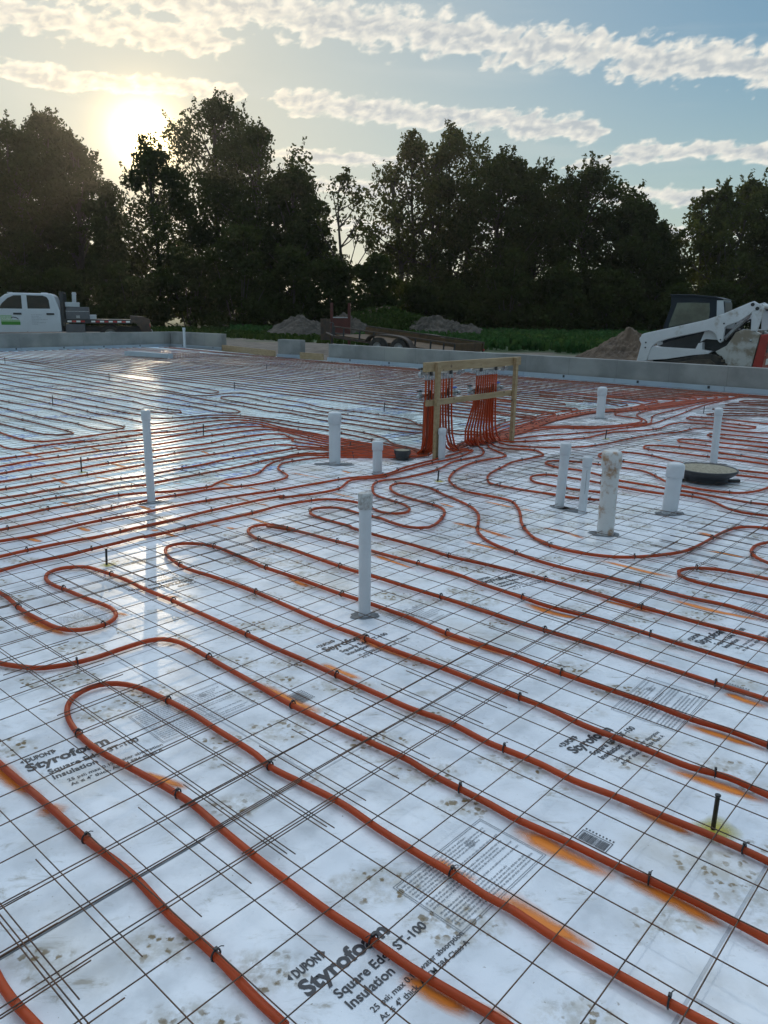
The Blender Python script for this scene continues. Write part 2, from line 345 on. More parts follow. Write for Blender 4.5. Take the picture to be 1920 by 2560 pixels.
    cr = nd(nt, 'ShaderNodeTexVoronoi', feature='DISTANCE_TO_EDGE', i_Scale=5.0); nt.links.new(wrp.outputs[0], cr.inputs['Vector'])
    hgt = mth(nt, 'ADD', mth(nt, 'MULTIPLY', mid.outputs[0], 0.8), mth(nt, 'MULTIPLY', sstep(nt, cr.outputs['Distance'], 0.0, 0.05), 0.12))
    hgt = mth(nt, 'SUBTRACT', hgt, mth(nt, 'MULTIPLY', br.outputs['Fac'], 0.8))
    bp = nd(nt, 'ShaderNodeBump', i_Strength=0.35, i_Distance=0.006); nt.links.new(hgt, bp.inputs['Height']); nt.links.new(bp.outputs[0], b.inputs['Normal'])
    return m
M['foam'] = foam()

def paint(name, col):
    m, nt, b = material(name); b.inputs['Roughness'].default_value = 0.6; b.inputs['Base Color'].default_value = (*col, 1)
    at = nd(nt, 'ShaderNodeAttribute', attribute_name='cover')
    tc = nd(nt, 'ShaderNodeTexCoord'); n = nd(nt, 'ShaderNodeTexNoise', i_Scale=18.0, i_Detail=5.0); nt.links.new(tc.outputs['Object'], n.inputs['Vector'])
    a = mth(nt, 'MULTIPLY', at.outputs['Fac'], mth(nt, 'ADD', 0.45, n.outputs[0]), True)
    nt.links.new(mth(nt, 'MULTIPLY', a, 1.0, True), b.inputs['Alpha'])
    return m
M['orange_paint'] = paint('orange_spray_paint', (0.80, 0.235, 0.022))
M['yellow_paint'] = paint('yellow_spray_paint', (0.52, 0.44, 0.06))

def leaf_mat(name, a, b_, trans=0.35):
    m, nt, b = material(name); nt.nodes.remove(b); out = nt.nodes['Material Output']
    at = nd(nt, 'ShaderNodeAttribute', attribute_name='tone')
    c = mixc(nt, at.outputs['Fac'], a, b_)
    d = nd(nt, 'ShaderNodeBsdfDiffuse'); t = nd(nt, 'ShaderNodeBsdfTranslucent'); mx = nd(nt, 'ShaderNodeMixShader'); mx.inputs[0].default_value = trans
    nt.links.new(c, d.inputs[0]); nt.links.new(mixc(nt, 0.5, c, (0.10, 0.12, 0.02)), t.inputs[0])
    nt.links.new(d.outputs[0], mx.inputs[1]); nt.links.new(t.outputs[0], mx.inputs[2]); nt.links.new(mx.outputs[0], out.inputs[0])
    return m
M['leaf'] = leaf_mat('tree_leaves', (0.018, 0.027, 0.010), (0.044, 0.060, 0.019))
M['leaf_thin'] = leaf_mat('thin_leaves', (0.036, 0.046, 0.016), (0.078, 0.088, 0.03))
M['weed'] = leaf_mat('weed_leaves', (0.022, 0.045, 0.015), (0.045, 0.075, 0.022), 0.25)
M['crop'] = leaf_mat('crop_leaves', (0.022, 0.066, 0.024), (0.048, 0.115, 0.038), 0.25)
M['bark'] = pbr('tree_bark', (0.060, 0.050, 0.040), 0.9, vary=0.4, vscale=3.0, bump=0.5, bscale=8)
M['dirt'] = pbr('dry_dirt', (0.125, 0.088, 0.060), 0.95, col2=(0.072, 0.050, 0.035), vscale=1.6, bump=0.7, bscale=9)
M['dirt_pale'] = pbr('pale_sandy_dirt', (0.105, 0.086, 0.070), 0.95, col2=(0.048, 0.042, 0.034), vscale=1.3, bump=0.7, bscale=7)

def ground_mat():
    m, nt, b = material('site_ground'); b.inputs['Roughness'].default_value = 0.95
    tc = nd(nt, 'ShaderNodeTexCoord'); O = tc.outputs['Object']
    sp = nd(nt, 'ShaderNodeSeparateXYZ'); nt.links.new(O, sp.inputs[0])
    n = nd(nt, 'ShaderNodeTexNoise', i_Scale=0.22, i_Detail=7.0, i_Roughness=0.62); nt.links.new(O, n.inputs['Vector'])
    f = nd(nt, 'ShaderNodeTexNoise', i_Scale=3.0, i_Detail=6.0); nt.links.new(O, f.inputs['Vector'])
    nn = mth(nt, 'ADD', mth(nt, 'MULTIPLY', sp.outputs[0], 0.69), mth(nt, 'MULTIPLY', sp.outputs[1], 0.72))
    lim = mth(nt, 'ADD', nn, mth(nt, 'MULTIPLY', mth(nt, 'SUBTRACT', n.outputs[0], 0.5), 14.0))
    grass = mth(nt, 'MULTIPLY', sstep(nt, lim, 22.5, 25.5), sstep(nt, sp.outputs[1], 8.0, 14.0))
    dirt = mixc(nt, sstep(nt, f.outputs[0], 0.35, 0.65), (0.19, 0.155, 0.125), (0.115, 0.092, 0.072))
    gr = mixc(nt, sstep(nt, f.outputs[0], 0.35, 0.65), (0.035, 0.070, 0.020), (0.060, 0.085, 0.030))
    nt.links.new(mixc(nt, grass, dirt, gr), b.inputs['Base Color'])
    bp = nd(nt, 'ShaderNodeBump', i_Strength=0.6, i_Distance=0.08); nt.links.new(f.outputs[0], bp.inputs['Height']); nt.links.new(bp.outputs[0], b.inputs['Normal'])
    return m
M['ground'] = ground_mat()

M['white_paint'] = pbr('white_truck_paint', (0.60, 0.64, 0.69), 0.28, vary=0.08, vscale=1.5)
M['dusty_white'] = pbr('dusty_white_paint', (0.66, 0.68, 0.71), 0.42, vary=0.1, vscale=2, dirt=(0.30, 0.25, 0.19), dscale=1.7, dlo=0.56, dhi=0.72)
M['muddy_white'] = pbr('muddy_white_paint', (0.48, 0.48, 0.46), 0.6, dirt=(0.25, 0.21, 0.16), dscale=2.6, dlo=0.42, dhi=0.58)
M['cab_glass'] = pbr('cab_glass', (0.075, 0.10, 0.085), 0.12, spec=0.8, col2=(0.03, 0.045, 0.04), vscale=2.2)
M['glass'] = pbr('dark_glass', (0.012, 0.018, 0.024), 0.08, spec=0.35)
M['dark_metal'] = pbr('dark_metal', (0.035, 0.036, 0.040), 0.5, vary=0.3, vscale=6)
M['navy'] = pbr('dark_blue_cab', (0.010, 0.016, 0.024), 0.5, spec=0.3)
M['rubber'] = pbr('black_rubber', (0.022, 0.022, 0.022), 0.85, col2=(0.06, 0.052, 0.044), vscale=5)
M['dark_red'] = pbr('dark_red_steel', (0.10, 0.022, 0.016), 0.6, vary=0.3, vscale=4)
M['red'] = pbr('red_paint', (0.38, 0.035, 0.025), 0.45, vary=0.25, vscale=4, dirt=(0.22, 0.15, 0.12), dscale=3, dlo=0.6, dhi=0.8)
M['red_refl'] = pbr('red_reflective', (0.45, 0.03, 0.03), 0.35)
M['white_refl'] = pbr('white_reflective', (0.80, 0.80, 0.78), 0.35)
M['brown_board'] = pbr('weathered_board', (0.115, 0.065, 0.028), 0.8, col2=(0.07, 0.042, 0.020), vscale=4)
M['rust_metal'] = pbr('rusty_metal', (0.085, 0.055, 0.038), 0.75, col2=(0.05, 0.04, 0.035), vscale=6)
M['grey_box'] = pbr('grey_toolbox', (0.11, 0.115, 0.13), 0.45, vary=0.2)
M['pale_box'] = pbr('pale_plastic', (0.50, 0.53, 0.55), 0.5)
M['rim_metal'] = pbr('silver_wheel', (0.45, 0.46, 0.47), 0.4, metal=0.5)
M['green_sign'] = pbr('green_vinyl', (0.06, 0.26, 0.03), 0.5)
M['green_pale'] = pbr('pale_green_vinyl', (0.30, 0.48, 0.28), 0.5)
M['mud_track'] = pbr('muddy_track', (0.12, 0.10, 0.075), 0.9, col2=(0.06, 0.05, 0.042), vscale=5)
M['decal_grey'] = pbr('grey_lettering', (0.33, 0.36, 0.40), 0.5)
M['grille'] = pbr('grey_grille', (0.12, 0.10, 0.10), 0.6)
M['foam_pipe'] = M['pvc']

# ------------------------------------------------------------------ mesh helpers
class MB:
    def __init__(s): s.v = []; s.f = []; s.mi = []; s.sm = []; s.mats = []; s.cur = 0; s.attr = None
    def mat(s, m):
        if m not in s.mats: s.mats.append(m)
        s.cur = s.mats.index(m); return s
    def add(s, vs, fs, smooth=False):
        o = len(s.v); s.v += [tuple(p) for p in vs]
        for f in fs: s.f.append(tuple(o + k for k in f)); s.mi.append(s.cur); s.sm.append(smooth)
    def box(s, lo, hi, mtx=None):
        x0, y0, z0 = lo; x1, y1, z1 = hi
        vs = [Vector(p) for p in ((x0, y0, z0), (x1, y0, z0), (x1, y1, z0), (x0, y1, z0), (x0, y0, z1), (x1, y0, z1), (x1, y1, z1), (x0, y1, z1))]
        if mtx: vs = [mtx @ p for p in vs]
        s.add(vs, ((0, 3, 2, 1), (4, 5, 6, 7), (0, 1, 5, 4), (1, 2, 6, 5), (2, 3, 7, 6), (3, 0, 4, 7)))
        return s
    def cbox(s, lo, hi, c=0.01):
        """box with chamfered long edges on all sides"""
        x0, y0, z0 = lo; x1, y1, z1 = hi
        bm = bmesh.new(); bmesh.ops.create_cube(bm, size=1.0)
        for v in bm.verts: v.co = Vector((x0 + (v.co.x + .5) * (x1 - x0), y0 + (v.co.y + .5) * (y1 - y0), z0 + (v.co.z + .5) * (z1 - z0)))
        bmesh.ops.bevel(bm, geom=bm.edges[:], offset=c, segments=2, affect='EDGES', profile=0.6)
        s.bm(bm); return s
    def bm(s, bm, smooth=False):
        bm.verts.index_update()
        s.add([v.co for v in bm.verts], [[v.index for v in f.verts] for f in bm.faces], smooth); bm.free()
    def prism(s, poly, y0, y1, bevel=0.0):
        """outline in x,z pulled from y0 to y1"""
        bm = bmesh.new(); vs = [bm.verts.new((a, y0, b)) for a, b in poly]
        f = bm.faces.new(vs)
        r = bmesh.ops.extrude_face_region(bm, geom=[f])
        for v in [g for g in r['geom'] if isinstance(g, bmesh.types.BMVert)]: v.co.y = y1
        bmesh.ops.recalc_face_normals(bm, faces=bm.faces[:])
        if bevel:
            ed = [e for e in bm.edges if abs(e.verts[0].co.y - e.verts[1].co.y) < 1e-6]
            bmesh.ops.bevel(bm, geom=ed, offset=bevel, segments=2, affect='EDGES', profile=0.6)
        bmesh.ops.triangulate(bm, faces=[f for f in bm.faces if len(f.verts) > 4])
        s.bm(bm); return s
    def tube(s, pts, r, n=8, cap=True, r1=None, closed=False):
        pts = [Vector(p) for p in pts]; m = len(pts); rings = []
        up = Vector((0, 0, 1))
        d0 = (pts[1] - pts[0]).normalized()
        a = d0.cross(up)
        if a.length < 0.05: a = d0.cross(Vector((1, 0, 0)))
        a.normalize(); vs = []
        for k, p in enumerate(pts):
            d = (pts[min(k + 1, m - 1)] - pts[max(k - 1, 0)])
            if d.length < 1e-9: d = d0
            d.normalize()
            a = (a - d * a.dot(d))
            if a.length < 1e-4: a = d.orthogonal()
            a.normalize(); b = d.cross(a)
            rr = r if r1 is None else r + (r1 - r) * k / max(1, m - 1)
            for q in range(n):
                t = 2 * math.pi * q / n
                vs.append(p + (a * math.cos(t) + b * math.sin(t)) * rr)
        fs = []
        for k in range(m - 1):
            for q in range(n): fs.append((k * n + q, k * n + (q + 1) % n, (k + 1) * n + (q + 1) % n, (k + 1) * n + q))
        s.add(vs, fs, True)
        if cap:
            s.add(vs[:n], [tuple(reversed(range(n)))]); s.add(vs[-n:], [tuple(range(n))])
        return s
    def cyl(s, p0, p1, r, n=16, cap=True, r1=None): return s.tube([p0, p1], r, n, cap, r1)
    def lathe(s, prof, c=(0, 0, 0), n=24, ax='z'):
        vs = []; fs = []; m = len(prof)
        for r, h in prof:
            for q in range(n):
                t = 2 * math.pi * q / n; x, y = r * math.cos(t), r * math.sin(t)
                vs.append((c[0] + x, c[1] + y, c[2] + h) if ax == 'z' else (c[0] + x, c[1] + h, c[2] - y))
        for k in range(m - 1):
            for q in range(n): fs.append((k * n + q, k * n + (q + 1) % n, (k + 1) * n + (q + 1) % n, (k + 1) * n + q))
        s.add(vs, fs, True)
        return s
    def build(s, name, m=None, parent=None, attr=None):
        me = bpy.data.meshes.new(name); me.from_pydata(s.v, [], s.f)
        ms = s.mats if s.mats else [m]
        for q in ms: me.materials.append(q)
        if s.mats: me.polygons.foreach_set('material_index', s.mi)
        me.polygons.foreach_set('use_smooth', s.sm)
        if attr:
            at = me.attributes.new(attr[0], 'FLOAT', attr[2]); at.data.foreach_set('value', attr[1])
        me.update()
        o = bpy.data.objects.new(name, me); COL.objects.link(o)
        if parent: o.parent = parent
        return o

def tag(o, label, cat, group=None):
    o['label'] = label; o['category'] = cat
    if group: o['group'] = group
    return o
def structure(o): o['kind'] = 'structure'; return o
def stuff(o): o['kind'] = 'stuff'; return o
def empty(name, loc=(0, 0, 0), rz=0.0, rot=None):
    o = bpy.data.objects.new(name, None); COL.objects.link(o); o.location = loc
    o.rotation_euler = rot if rot else (0, 0, rz); o.empty_display_size = 0.2
    return o
def copy_tree(o, parent=None):
    c = o.copy(); COL.objects.link(c)
    if parent: c.parent = parent
    for ch in list(o.children): copy_tree(ch, c)
    return c
def catmull(P, step):
    P = [Vector((p[0], p[1], p[2] if len(p) > 2 else 0)) for p in P]
    out = []
    for k in range(len(P) - 1):
        a = P[k - 1] if k else P[0] * 2 - P[1]
        b, c = P[k], P[k + 1]
        d = P[k + 2] if k + 2 < len(P) else P[-1] * 2 - P[-2]
        L = (c - b).length
        n = max(1, min(24, int(L / step + 0.5)))
        ta, tb, tc_, td = 0, (b - a).length ** .5 + 1e-6, 0, 0
        tc_ = tb + L ** .5 + 1e-6; td = tc_ + (d - c).length ** .5 + 1e-6
        for q in range(n):
            t = tb + (tc_ - tb) * q / n
            A1 = a * ((tb - t) / tb) + b * (t / tb)
            A2 = b * ((tc_ - t) / (tc_ - tb)) + c * ((t - tb) / (tc_ - tb))
            A3 = c * ((td - t) / (td - tc_)) + d * ((t - tc_) / (td - tc_))
            B1 = A1 * ((tc_ - t) / tc_) + A2 * (t / tc_)
            B2 = A2 * ((td - t) / (td - tb)) + A3 * ((t - tb) / (td - tb))
            out.append(B1 * ((tc_ - t) / (tc_ - tb)) + B2 * ((t - tb) / (tc_ - tb)))
    out.append(P[-1])
    return out
def in_view(x, y, m=1.6): return y > -0.8 and abs(x) < 0.53 * y + m

# ------------------------------------------------------------------ measured layout (metres)
TUBES = {
  'corner': [[-0.927,1.459],[-0.879,1.408],[-0.834,1.359],[-0.785,1.313],[-0.724,1.266],[-0.666,1.222]],
  'first': [[-1.477,2.389],[-1.332,2.265],[-1.223,2.169],[-1.024,2.001],[-0.822,1.827],[-0.654,1.697],[-0.513,1.556],[-0.373,1.434],[-0.263,1.325],[-0.19,1.26]],
  'bend_near': [[0.307,1.236],[0.265,1.275],[0.173,1.34],[0.074,1.411],[-0.011,1.484],[-0.124,1.573],[-0.241,1.677],[-0.335,1.762],[-0.457,1.881],[-0.563,1.988],[-0.652,2.059],[-0.821,2.179],[-0.907,2.238],[-1.012,2.325],[-1.095,2.418],[-1.144,2.492],[-1.172,2.558],[-1.179,2.622],[-1.162,2.684],[-1.119,2.732],[-1.051,2.747],[-0.97,2.724],[-0.865,2.655],[-0.701,2.526],[-0.586,2.416],[-0.418,2.259],[-0.361,2.19],[-0.241,2.1],[-0.114,2.002],[-0.0,1.887],[0.119,1.777],[0.194,1.713],[0.278,1.632],[0.334,1.589],[0.423,1.501],[0.544,1.398],[0.659,1.306],[0.729,1.253]],
  'long_near': [[-1.997,3.157],[-1.769,2.989],[-1.599,2.913],[-1.503,2.887],[-1.427,2.875],[-1.335,2.9],[-1.232,2.969],[-1.131,3.08],[-1.052,3.155],[-0.988,3.174],[-0.911,3.144],[-0.788,3.036],[-0.67,2.92],[-0.502,2.761],[-0.36,2.615],[-0.178,2.458],[-0.037,2.344],[0.099,2.235],[0.138,2.191],[0.195,2.135],[0.336,2.008],[0.392,1.951],[0.528,1.848],[0.651,1.746],[0.775,1.652],[0.887,1.547],[0.932,1.501],[0.989,1.441]],
  's_loop': [[-2.334,3.972],[-2.135,3.832],[-1.997,3.722],[-1.908,3.637],[-1.78,3.496],[-1.623,3.365],[-1.517,3.287],[-1.427,3.259],[-1.339,3.293],[-1.297,3.358],[-1.293,3.434],[-1.34,3.522],[-1.407,3.581],[-1.524,3.662],[-1.662,3.769],[-1.782,3.858],[-1.859,3.954],[-1.883,4.056],[-1.844,4.129],[-1.722,4.157],[-1.61,4.094],[-1.412,3.947],[-1.279,3.819],[-1.097,3.667],[-0.953,3.536],[-0.755,3.358],[-0.574,3.196],[-0.5,3.124],[-0.319,2.967],[-0.134,2.798],[0.004,2.674],[0.109,2.582],[0.247,2.485],[0.371,2.355],[0.447,2.294],[0.528,2.228],[0.619,2.136],[0.721,2.062],[0.815,1.985],[0.904,1.916],[0.972,1.864],[1.066,1.778],[1.128,1.703]],
  'hairpin_front': [[1.288,2.003],[1.21,2.073],[1.125,2.165],[1.022,2.223],[0.944,2.293],[0.841,2.386],[0.736,2.477],[0.615,2.613],[0.511,2.701],[0.368,2.826],[0.268,2.913],[0.181,2.983],[0.029,3.109],[-0.12,3.255],[-0.242,3.358],[-0.441,3.555],[-0.672,3.784],[-0.932,4.004],[-1.133,4.154],[-1.267,4.319],[-1.339,4.452],[-1.354,4.562],[-1.311,4.62],[-1.216,4.635],[-1.088,4.591],[-0.75,4.254],[-0.716,4.213],[-0.458,3.998],[-0.248,3.801],[-0.13,3.704],[0.03,3.562],[0.136,3.466],[0.276,3.312],[0.408,3.187],[0.569,3.063],[0.747,2.892],[0.912,2.75],[1.036,2.642],[1.147,2.531],[1.252,2.458],[1.349,2.36],[1.429,2.268]],
  'hairpin_middle': [[1.594,2.576],[1.507,2.686],[1.357,2.815],[1.156,2.998],[0.991,3.148],[0.797,3.312],[0.632,3.454],[0.497,3.579],[0.307,3.754],[0.107,3.921],[-0.029,4.041],[-0.155,4.141],[-0.386,4.357],[-0.61,4.58],[-0.837,4.773],[-0.838,4.776],[-0.891,4.863],[-0.92,4.955],[-0.913,5.027],[-0.882,5.078],[-0.799,5.107],[-0.699,5.062],[-0.603,4.983],[-0.812,5.072],[-0.596,4.967],[-0.361,4.778],[-0.163,4.617],[0.023,4.451],[0.207,4.296],[0.42,4.112],[0.543,3.963],[0.689,3.814],[0.857,3.633],[1.055,3.489],[1.201,3.353],[1.335,3.217],[1.535,3.033],[1.63,2.94],[1.734,2.839]],
  'loop_behind': [[1.893,3.137],[1.781,3.249],[1.673,3.342],[1.536,3.457],[1.414,3.571],[1.241,3.734],[1.043,3.934],[0.749,4.193],[0.62,4.299],[0.403,4.453],[0.192,4.667],[-0.081,4.918],[-0.234,5.082],[-0.232,5.093],[-0.354,5.2],[-0.489,5.338],[-0.544,5.432],[-0.552,5.516],[-0.525,5.576],[-0.411,5.618],[-0.314,5.588],[-0.199,5.464],[-0.09,5.373],[-0.04,5.343],[0.05,5.221],[0.138,5.124],[0.23,5.08],[0.312,5.096],[0.356,5.161],[0.405,5.292],[0.456,5.522],[0.44,5.653],[0.386,5.741],[0.315,5.83],[0.384,5.747],[0.276,5.866],[0.16,6.01],[0.08,6.16],[0.05,6.32],[0.07,6.43],[0.14,6.51],[0.25,6.48],[0.4,6.34],[0.34,6.4],[0.4,6.33],[0.49,6.09],[0.569,5.941],[0.644,5.771],[0.688,5.622],[0.701,5.451],[0.67,5.21],[0.646,5.035],[0.655,4.918],[0.703,4.743],[0.939,4.386],[1.106,4.221],[1.278,4.095],[1.472,3.939],[1.615,3.804],[1.787,3.689],[1.916,3.529],[2.032,3.399]],
  'entry_a': [[-2.281,3.875],[-2.169,4.07],[-2.076,4.211],[-1.931,4.34],[-1.926,4.34],[-1.808,4.49],[-1.703,4.617],[-1.577,4.785],[-1.571,4.774],[-1.315,5.043],[-1.097,5.285],[-0.937,5.458],[-0.812,5.64],[-0.629,5.798],[-0.469,5.881],[-0.329,5.857],[-0.211,5.781],[-0.095,5.614],[-0.02,5.502],[0.073,5.465],[0.16,5.498],[0.195,5.601],[0.165,5.719],[0.054,5.87],[-0.032,5.979],[-0.08,6.08],[-0.1,6.29],[-0.09,6.46],[-0.04,6.58],[0.14,6.71],[0.33,6.9],[0.53,7.19],[0.67,7.5],[0.85,7.72],[1.0,7.89],[1.06,8.07],[1.08,8.34]],
  'entry_b': [[-2.398,4.193],[-2.294,4.324],[-2.156,4.494],[-2.008,4.645],[-1.848,4.783],[-1.695,4.976],[-1.649,5.026],[-1.45,5.266],[-1.286,5.482],[-1.108,5.684],[-0.988,5.816],[-0.811,5.973],[-0.835,5.915],[-0.57,6.08],[-0.47,6.16],[-0.39,6.25],[-0.36,6.33],[-0.33,6.5],[-0.29,6.62],[-0.2,6.68],[-0.03,6.76],[0.07,6.9],[0.2,7.09],[0.39,7.36],[0.51,7.51],[0.59,7.59],[0.81,7.88],[0.96,8.24]],
  'entry_c': [[-2.563,4.505],[-2.447,4.635],[-2.402,4.669],[-2.267,4.785],[-2.103,5.028],[-1.918,5.241],[-1.76,5.385],[-1.657,5.519],[-1.483,5.693],[-1.263,5.897],[-1.13,6.0],[-0.99,6.1],[-0.87,6.19],[-0.63,6.41],[-0.41,6.62],[-0.3,6.71],[-0.2,6.75],[-0.07,6.81],[0.07,6.97],[0.15,7.15],[0.34,7.43],[0.51,7.64],[0.55,7.72],[0.76,8.02],[0.92,8.34]],
  'entry_d': [[-2.688,4.742],[-2.57,4.884],[-2.357,5.14],[-2.164,5.363],[-1.97,5.605],[-1.868,5.733],[-1.774,5.851],[-1.63,5.975],[-1.45,6.16],[-1.26,6.26],[-1.08,6.4],[-0.93,6.57],[-0.88,6.68],[-0.88,6.76],[-0.92,6.86],[-0.99,7.01],[-1.02,7.15],[-1.0,7.35],[-0.92,7.45],[-0.8,7.57],[-0.66,7.67],[-0.48,7.71],[-0.09,7.74],[0.26,7.77]],
  'entry_e': [[-2.82,4.991],[-2.706,5.16],[-2.599,5.312],[-2.494,5.458],[-2.299,5.678],[-2.175,5.876],[-1.96,6.01],[-1.83,6.05],[-1.67,6.13],[-1.5,6.25],[-1.47,6.29],[-1.45,6.42],[-1.39,6.57],[-1.29,6.65],[-1.18,6.8],[-1.15,6.96],[-1.14,7.19],[-1.09,7.41],[-1.05,7.48],[-0.95,7.7],[-0.82,7.79],[-0.65,7.8],[-0.49,7.82],[-0.09,7.81],[0.27,7.8]],
  'entry_f': [[-2.972,5.279],[-2.85,5.453],[-2.808,5.499],[-2.621,5.753],[-2.399,5.98],[-2.18,6.22],[-2.04,6.29],[-1.93,6.45],[-1.65,6.82],[-1.41,7.12],[-1.19,7.48],[-0.99,7.74],[-0.99,7.78],[-0.85,7.89],[-0.66,7.91],[-0.5,7.93],[-0.09,7.88],[0.27,7.84]],
  'entry_g': [[-3.142,5.599],[-3.002,5.763],[-2.878,5.884],[-2.72,6.08],[-2.54,6.29],[-2.32,6.54],[-2.16,6.67],[-2.04,6.85],[-1.8,7.17],[-1.57,7.51],[-1.32,7.8],[-1.13,8.01],[-0.96,8.22],[-0.95,8.17],[-0.77,8.18],[-0.5,8.05],[-0.09,7.96],[0.27,7.88]],
  'entry_h': [[-3.288,5.876],[-3.15,6.05],[-2.88,6.4],[-2.67,6.68],[-2.4,7.03],[-2.25,7.26],[-1.94,7.59],[-1.69,7.88],[-1.42,8.23],[-1.18,8.41],[-0.99,8.37],[-0.97,8.33],[-0.78,8.29],[-0.51,8.17],[-0.09,8.03],[0.27,7.92]],
  'entry_i': [[-3.44,6.16],[-3.29,6.34],[-2.92,6.86],[-2.75,7.12],[-2.52,7.41],[-2.34,7.57],[-2.15,7.85],[-1.77,8.26],[-1.49,8.65],[-1.24,8.84],[-1.07,8.82],[-1.08,8.72],[-0.84,8.48],[-0.52,8.29],[-0.09,8.11],[0.27,7.96]],
  'entry_j': [[-3.6,6.46],[-3.45,6.67],[-3.33,6.88],[-3.01,7.28],[-2.73,7.61],[-2.45,7.93],[-2.37,8.03],[-1.99,8.44],[-1.71,8.91],[-1.41,9.19],[-1.23,9.16],[-1.14,8.98],[-0.86,8.7],[-0.53,8.41],[-0.09,8.19],[0.27,8.0]],
  'entry_k': [[-3.74,6.74],[-3.61,6.99],[-3.42,7.32],[-3.2,7.6],[-2.95,7.93],[-2.56,8.29],[-2.24,8.76],[-2.03,9.06],[-1.74,9.4],[-1.53,9.54],[-1.33,9.46],[-1.05,9.11],[-0.9,8.9],[-0.53,8.54],[-0.09,8.27],[0.27,8.04]],
  'entry_l': [[-3.91,7.04],[-3.78,7.35],[-3.58,7.62],[-3.23,8.08],[-2.87,8.5],[-2.67,8.68],[-2.47,8.99],[-2.16,9.4],[-1.86,9.72],[-1.62,9.78],[-1.35,9.6],[-1.06,9.25],[-0.54,8.68],[-0.09,8.35],[0.27,8.09]],
  'entry_m': [[-4.61,8.59],[-4.18,8.15],[-4.03,7.99],[-3.85,7.9],[-3.78,8.0],[-3.6,8.27],[-3.24,8.57],[-2.9,9.02],[-2.8,9.11],[-2.57,9.32],[-2.32,9.68],[-2.05,10.05],[-1.8,10.11],[-1.5,9.8],[-1.08,9.38],[-0.55,8.81],[-0.1,8.43],[0.28,8.13]],
  'entry_n': [[-5.49,10.03],[-4.61,9.02],[-4.2,8.62],[-3.99,8.43],[-3.81,8.4],[-3.67,8.53],[-3.5,8.79],[-3.17,9.27],[-2.89,9.41],[-2.75,9.59],[-2.45,10.11],[-2.23,10.32],[-1.99,10.39],[-1.69,10.21],[-1.38,9.81],[-1.09,9.5],[-0.56,8.95],[-0.1,8.51],[0.28,8.17]],
  'row_p': [[-7.71,14.23],[-6.76,13.39],[-5.74,12.44],[-5.15,11.83],[-4.55,11.29],[-4.12,10.83],[-3.65,10.47],[-3.21,10.03],[-3.03,9.89],[-2.92,10.01],[-2.64,10.37],[-2.49,10.54],[-2.23,10.61],[-2.02,10.61],[-1.73,10.42],[-1.42,10.12],[-1.13,9.81],[-0.83,9.63],[-0.54,9.33],[-0.15,8.84],[0.01,8.6],[0.24,8.29],[0.38,8.1]],
  'row_q': [[-8.1,14.97],[-7.08,14.04],[-5.58,12.76],[-4.74,11.88],[-4.29,11.5],[-3.76,10.98],[-3.42,10.7],[-3.22,10.46],[-3.05,10.43],[-2.82,10.55],[-2.57,10.82],[-2.21,10.86],[-1.91,10.72],[-1.46,10.44],[-1.16,10.14],[-0.86,9.94],[-0.5,9.63],[-0.16,9.26],[0.0,8.94],[0.11,8.55],[0.24,8.39],[0.41,8.15]],
  'pair_1': [[-6.09,11.17],[-5.38,10.59],[-4.84,10.1],[-4.34,9.65],[-3.87,9.2],[-3.75,9.08],[-3.73,8.98],[-3.85,8.87],[-4.04,8.92],[-4.43,9.27],[-4.6,9.42],[-4.95,9.72],[-5.74,10.5]],
  'pair_2': [[-7.11,13.1],[-6.23,12.31],[-5.47,11.67],[-4.83,11.14],[-4.4,10.64],[-3.89,10.2],[-3.48,9.78],[-3.32,9.62],[-3.29,9.46],[-3.4,9.31],[-3.62,9.41],[-4.09,9.9],[-4.7,10.36],[-5.24,10.87],[-5.77,11.39],[-6.6,12.12]],
  'pair_3': [[-8.77,16.23],[-7.62,15.15],[-6.64,14.2],[-5.73,13.36],[-5.4,13.09],[-4.74,12.42],[-4.26,11.94],[-3.6,11.28],[-3.41,11.1],[-3.1,11.0],[-2.98,11.1],[-3.06,11.32],[-3.27,11.43],[-3.8,11.99],[-4.09,12.36],[-4.71,12.87],[-5.54,13.73],[-6.36,14.43],[-8.09,16.1],[-9.28,17.19]],
  'pair_4': [[-9.93,18.42],[-8.62,17.17],[-7.09,15.67],[-6.06,14.77],[-5.1,13.96],[-4.31,13.07],[-4.04,12.77],[-3.3,12.05],[-2.81,11.61],[-2.5,11.23],[-2.29,11.11],[-2.17,11.15],[-2.16,11.3],[-2.26,11.49],[-2.64,11.87],[-3.13,12.34],[-3.7,13.0],[-4.26,13.48],[-4.54,13.86],[-5.27,14.49],[-6.58,15.87],[-7.52,16.82],[-9.01,17.97],[-10.41,19.33]],
  'row_r': [[-11.33,21.07],[-9.67,19.3],[-5.9,15.64],[-4.49,14.23],[-3.85,13.7],[-3.27,13.05],[-2.58,12.34],[-2.01,11.7],[-1.71,11.32],[-1.43,11.2],[-1.17,10.88],[-0.91,10.52],[-0.41,10.1],[-0.06,9.74],[0.27,9.5],[0.38,9.44],[0.48,9.47],[0.51,9.57],[0.48,9.7],[0.28,9.85],[-0.12,10.21],[-0.61,10.69],[-0.95,11.03],[-1.3,11.36],[-1.73,11.85],[-2.18,12.26],[-2.68,12.82],[-2.81,13.03],[-2.85,13.26],[-2.75,13.38],[-2.43,13.24],[-1.9,12.49],[-1.27,11.91],[-0.99,11.48],[-0.31,10.86],[0.29,10.26],[0.63,10.08],[0.88,9.37],[1.2,9.39],[1.62,9.75]],
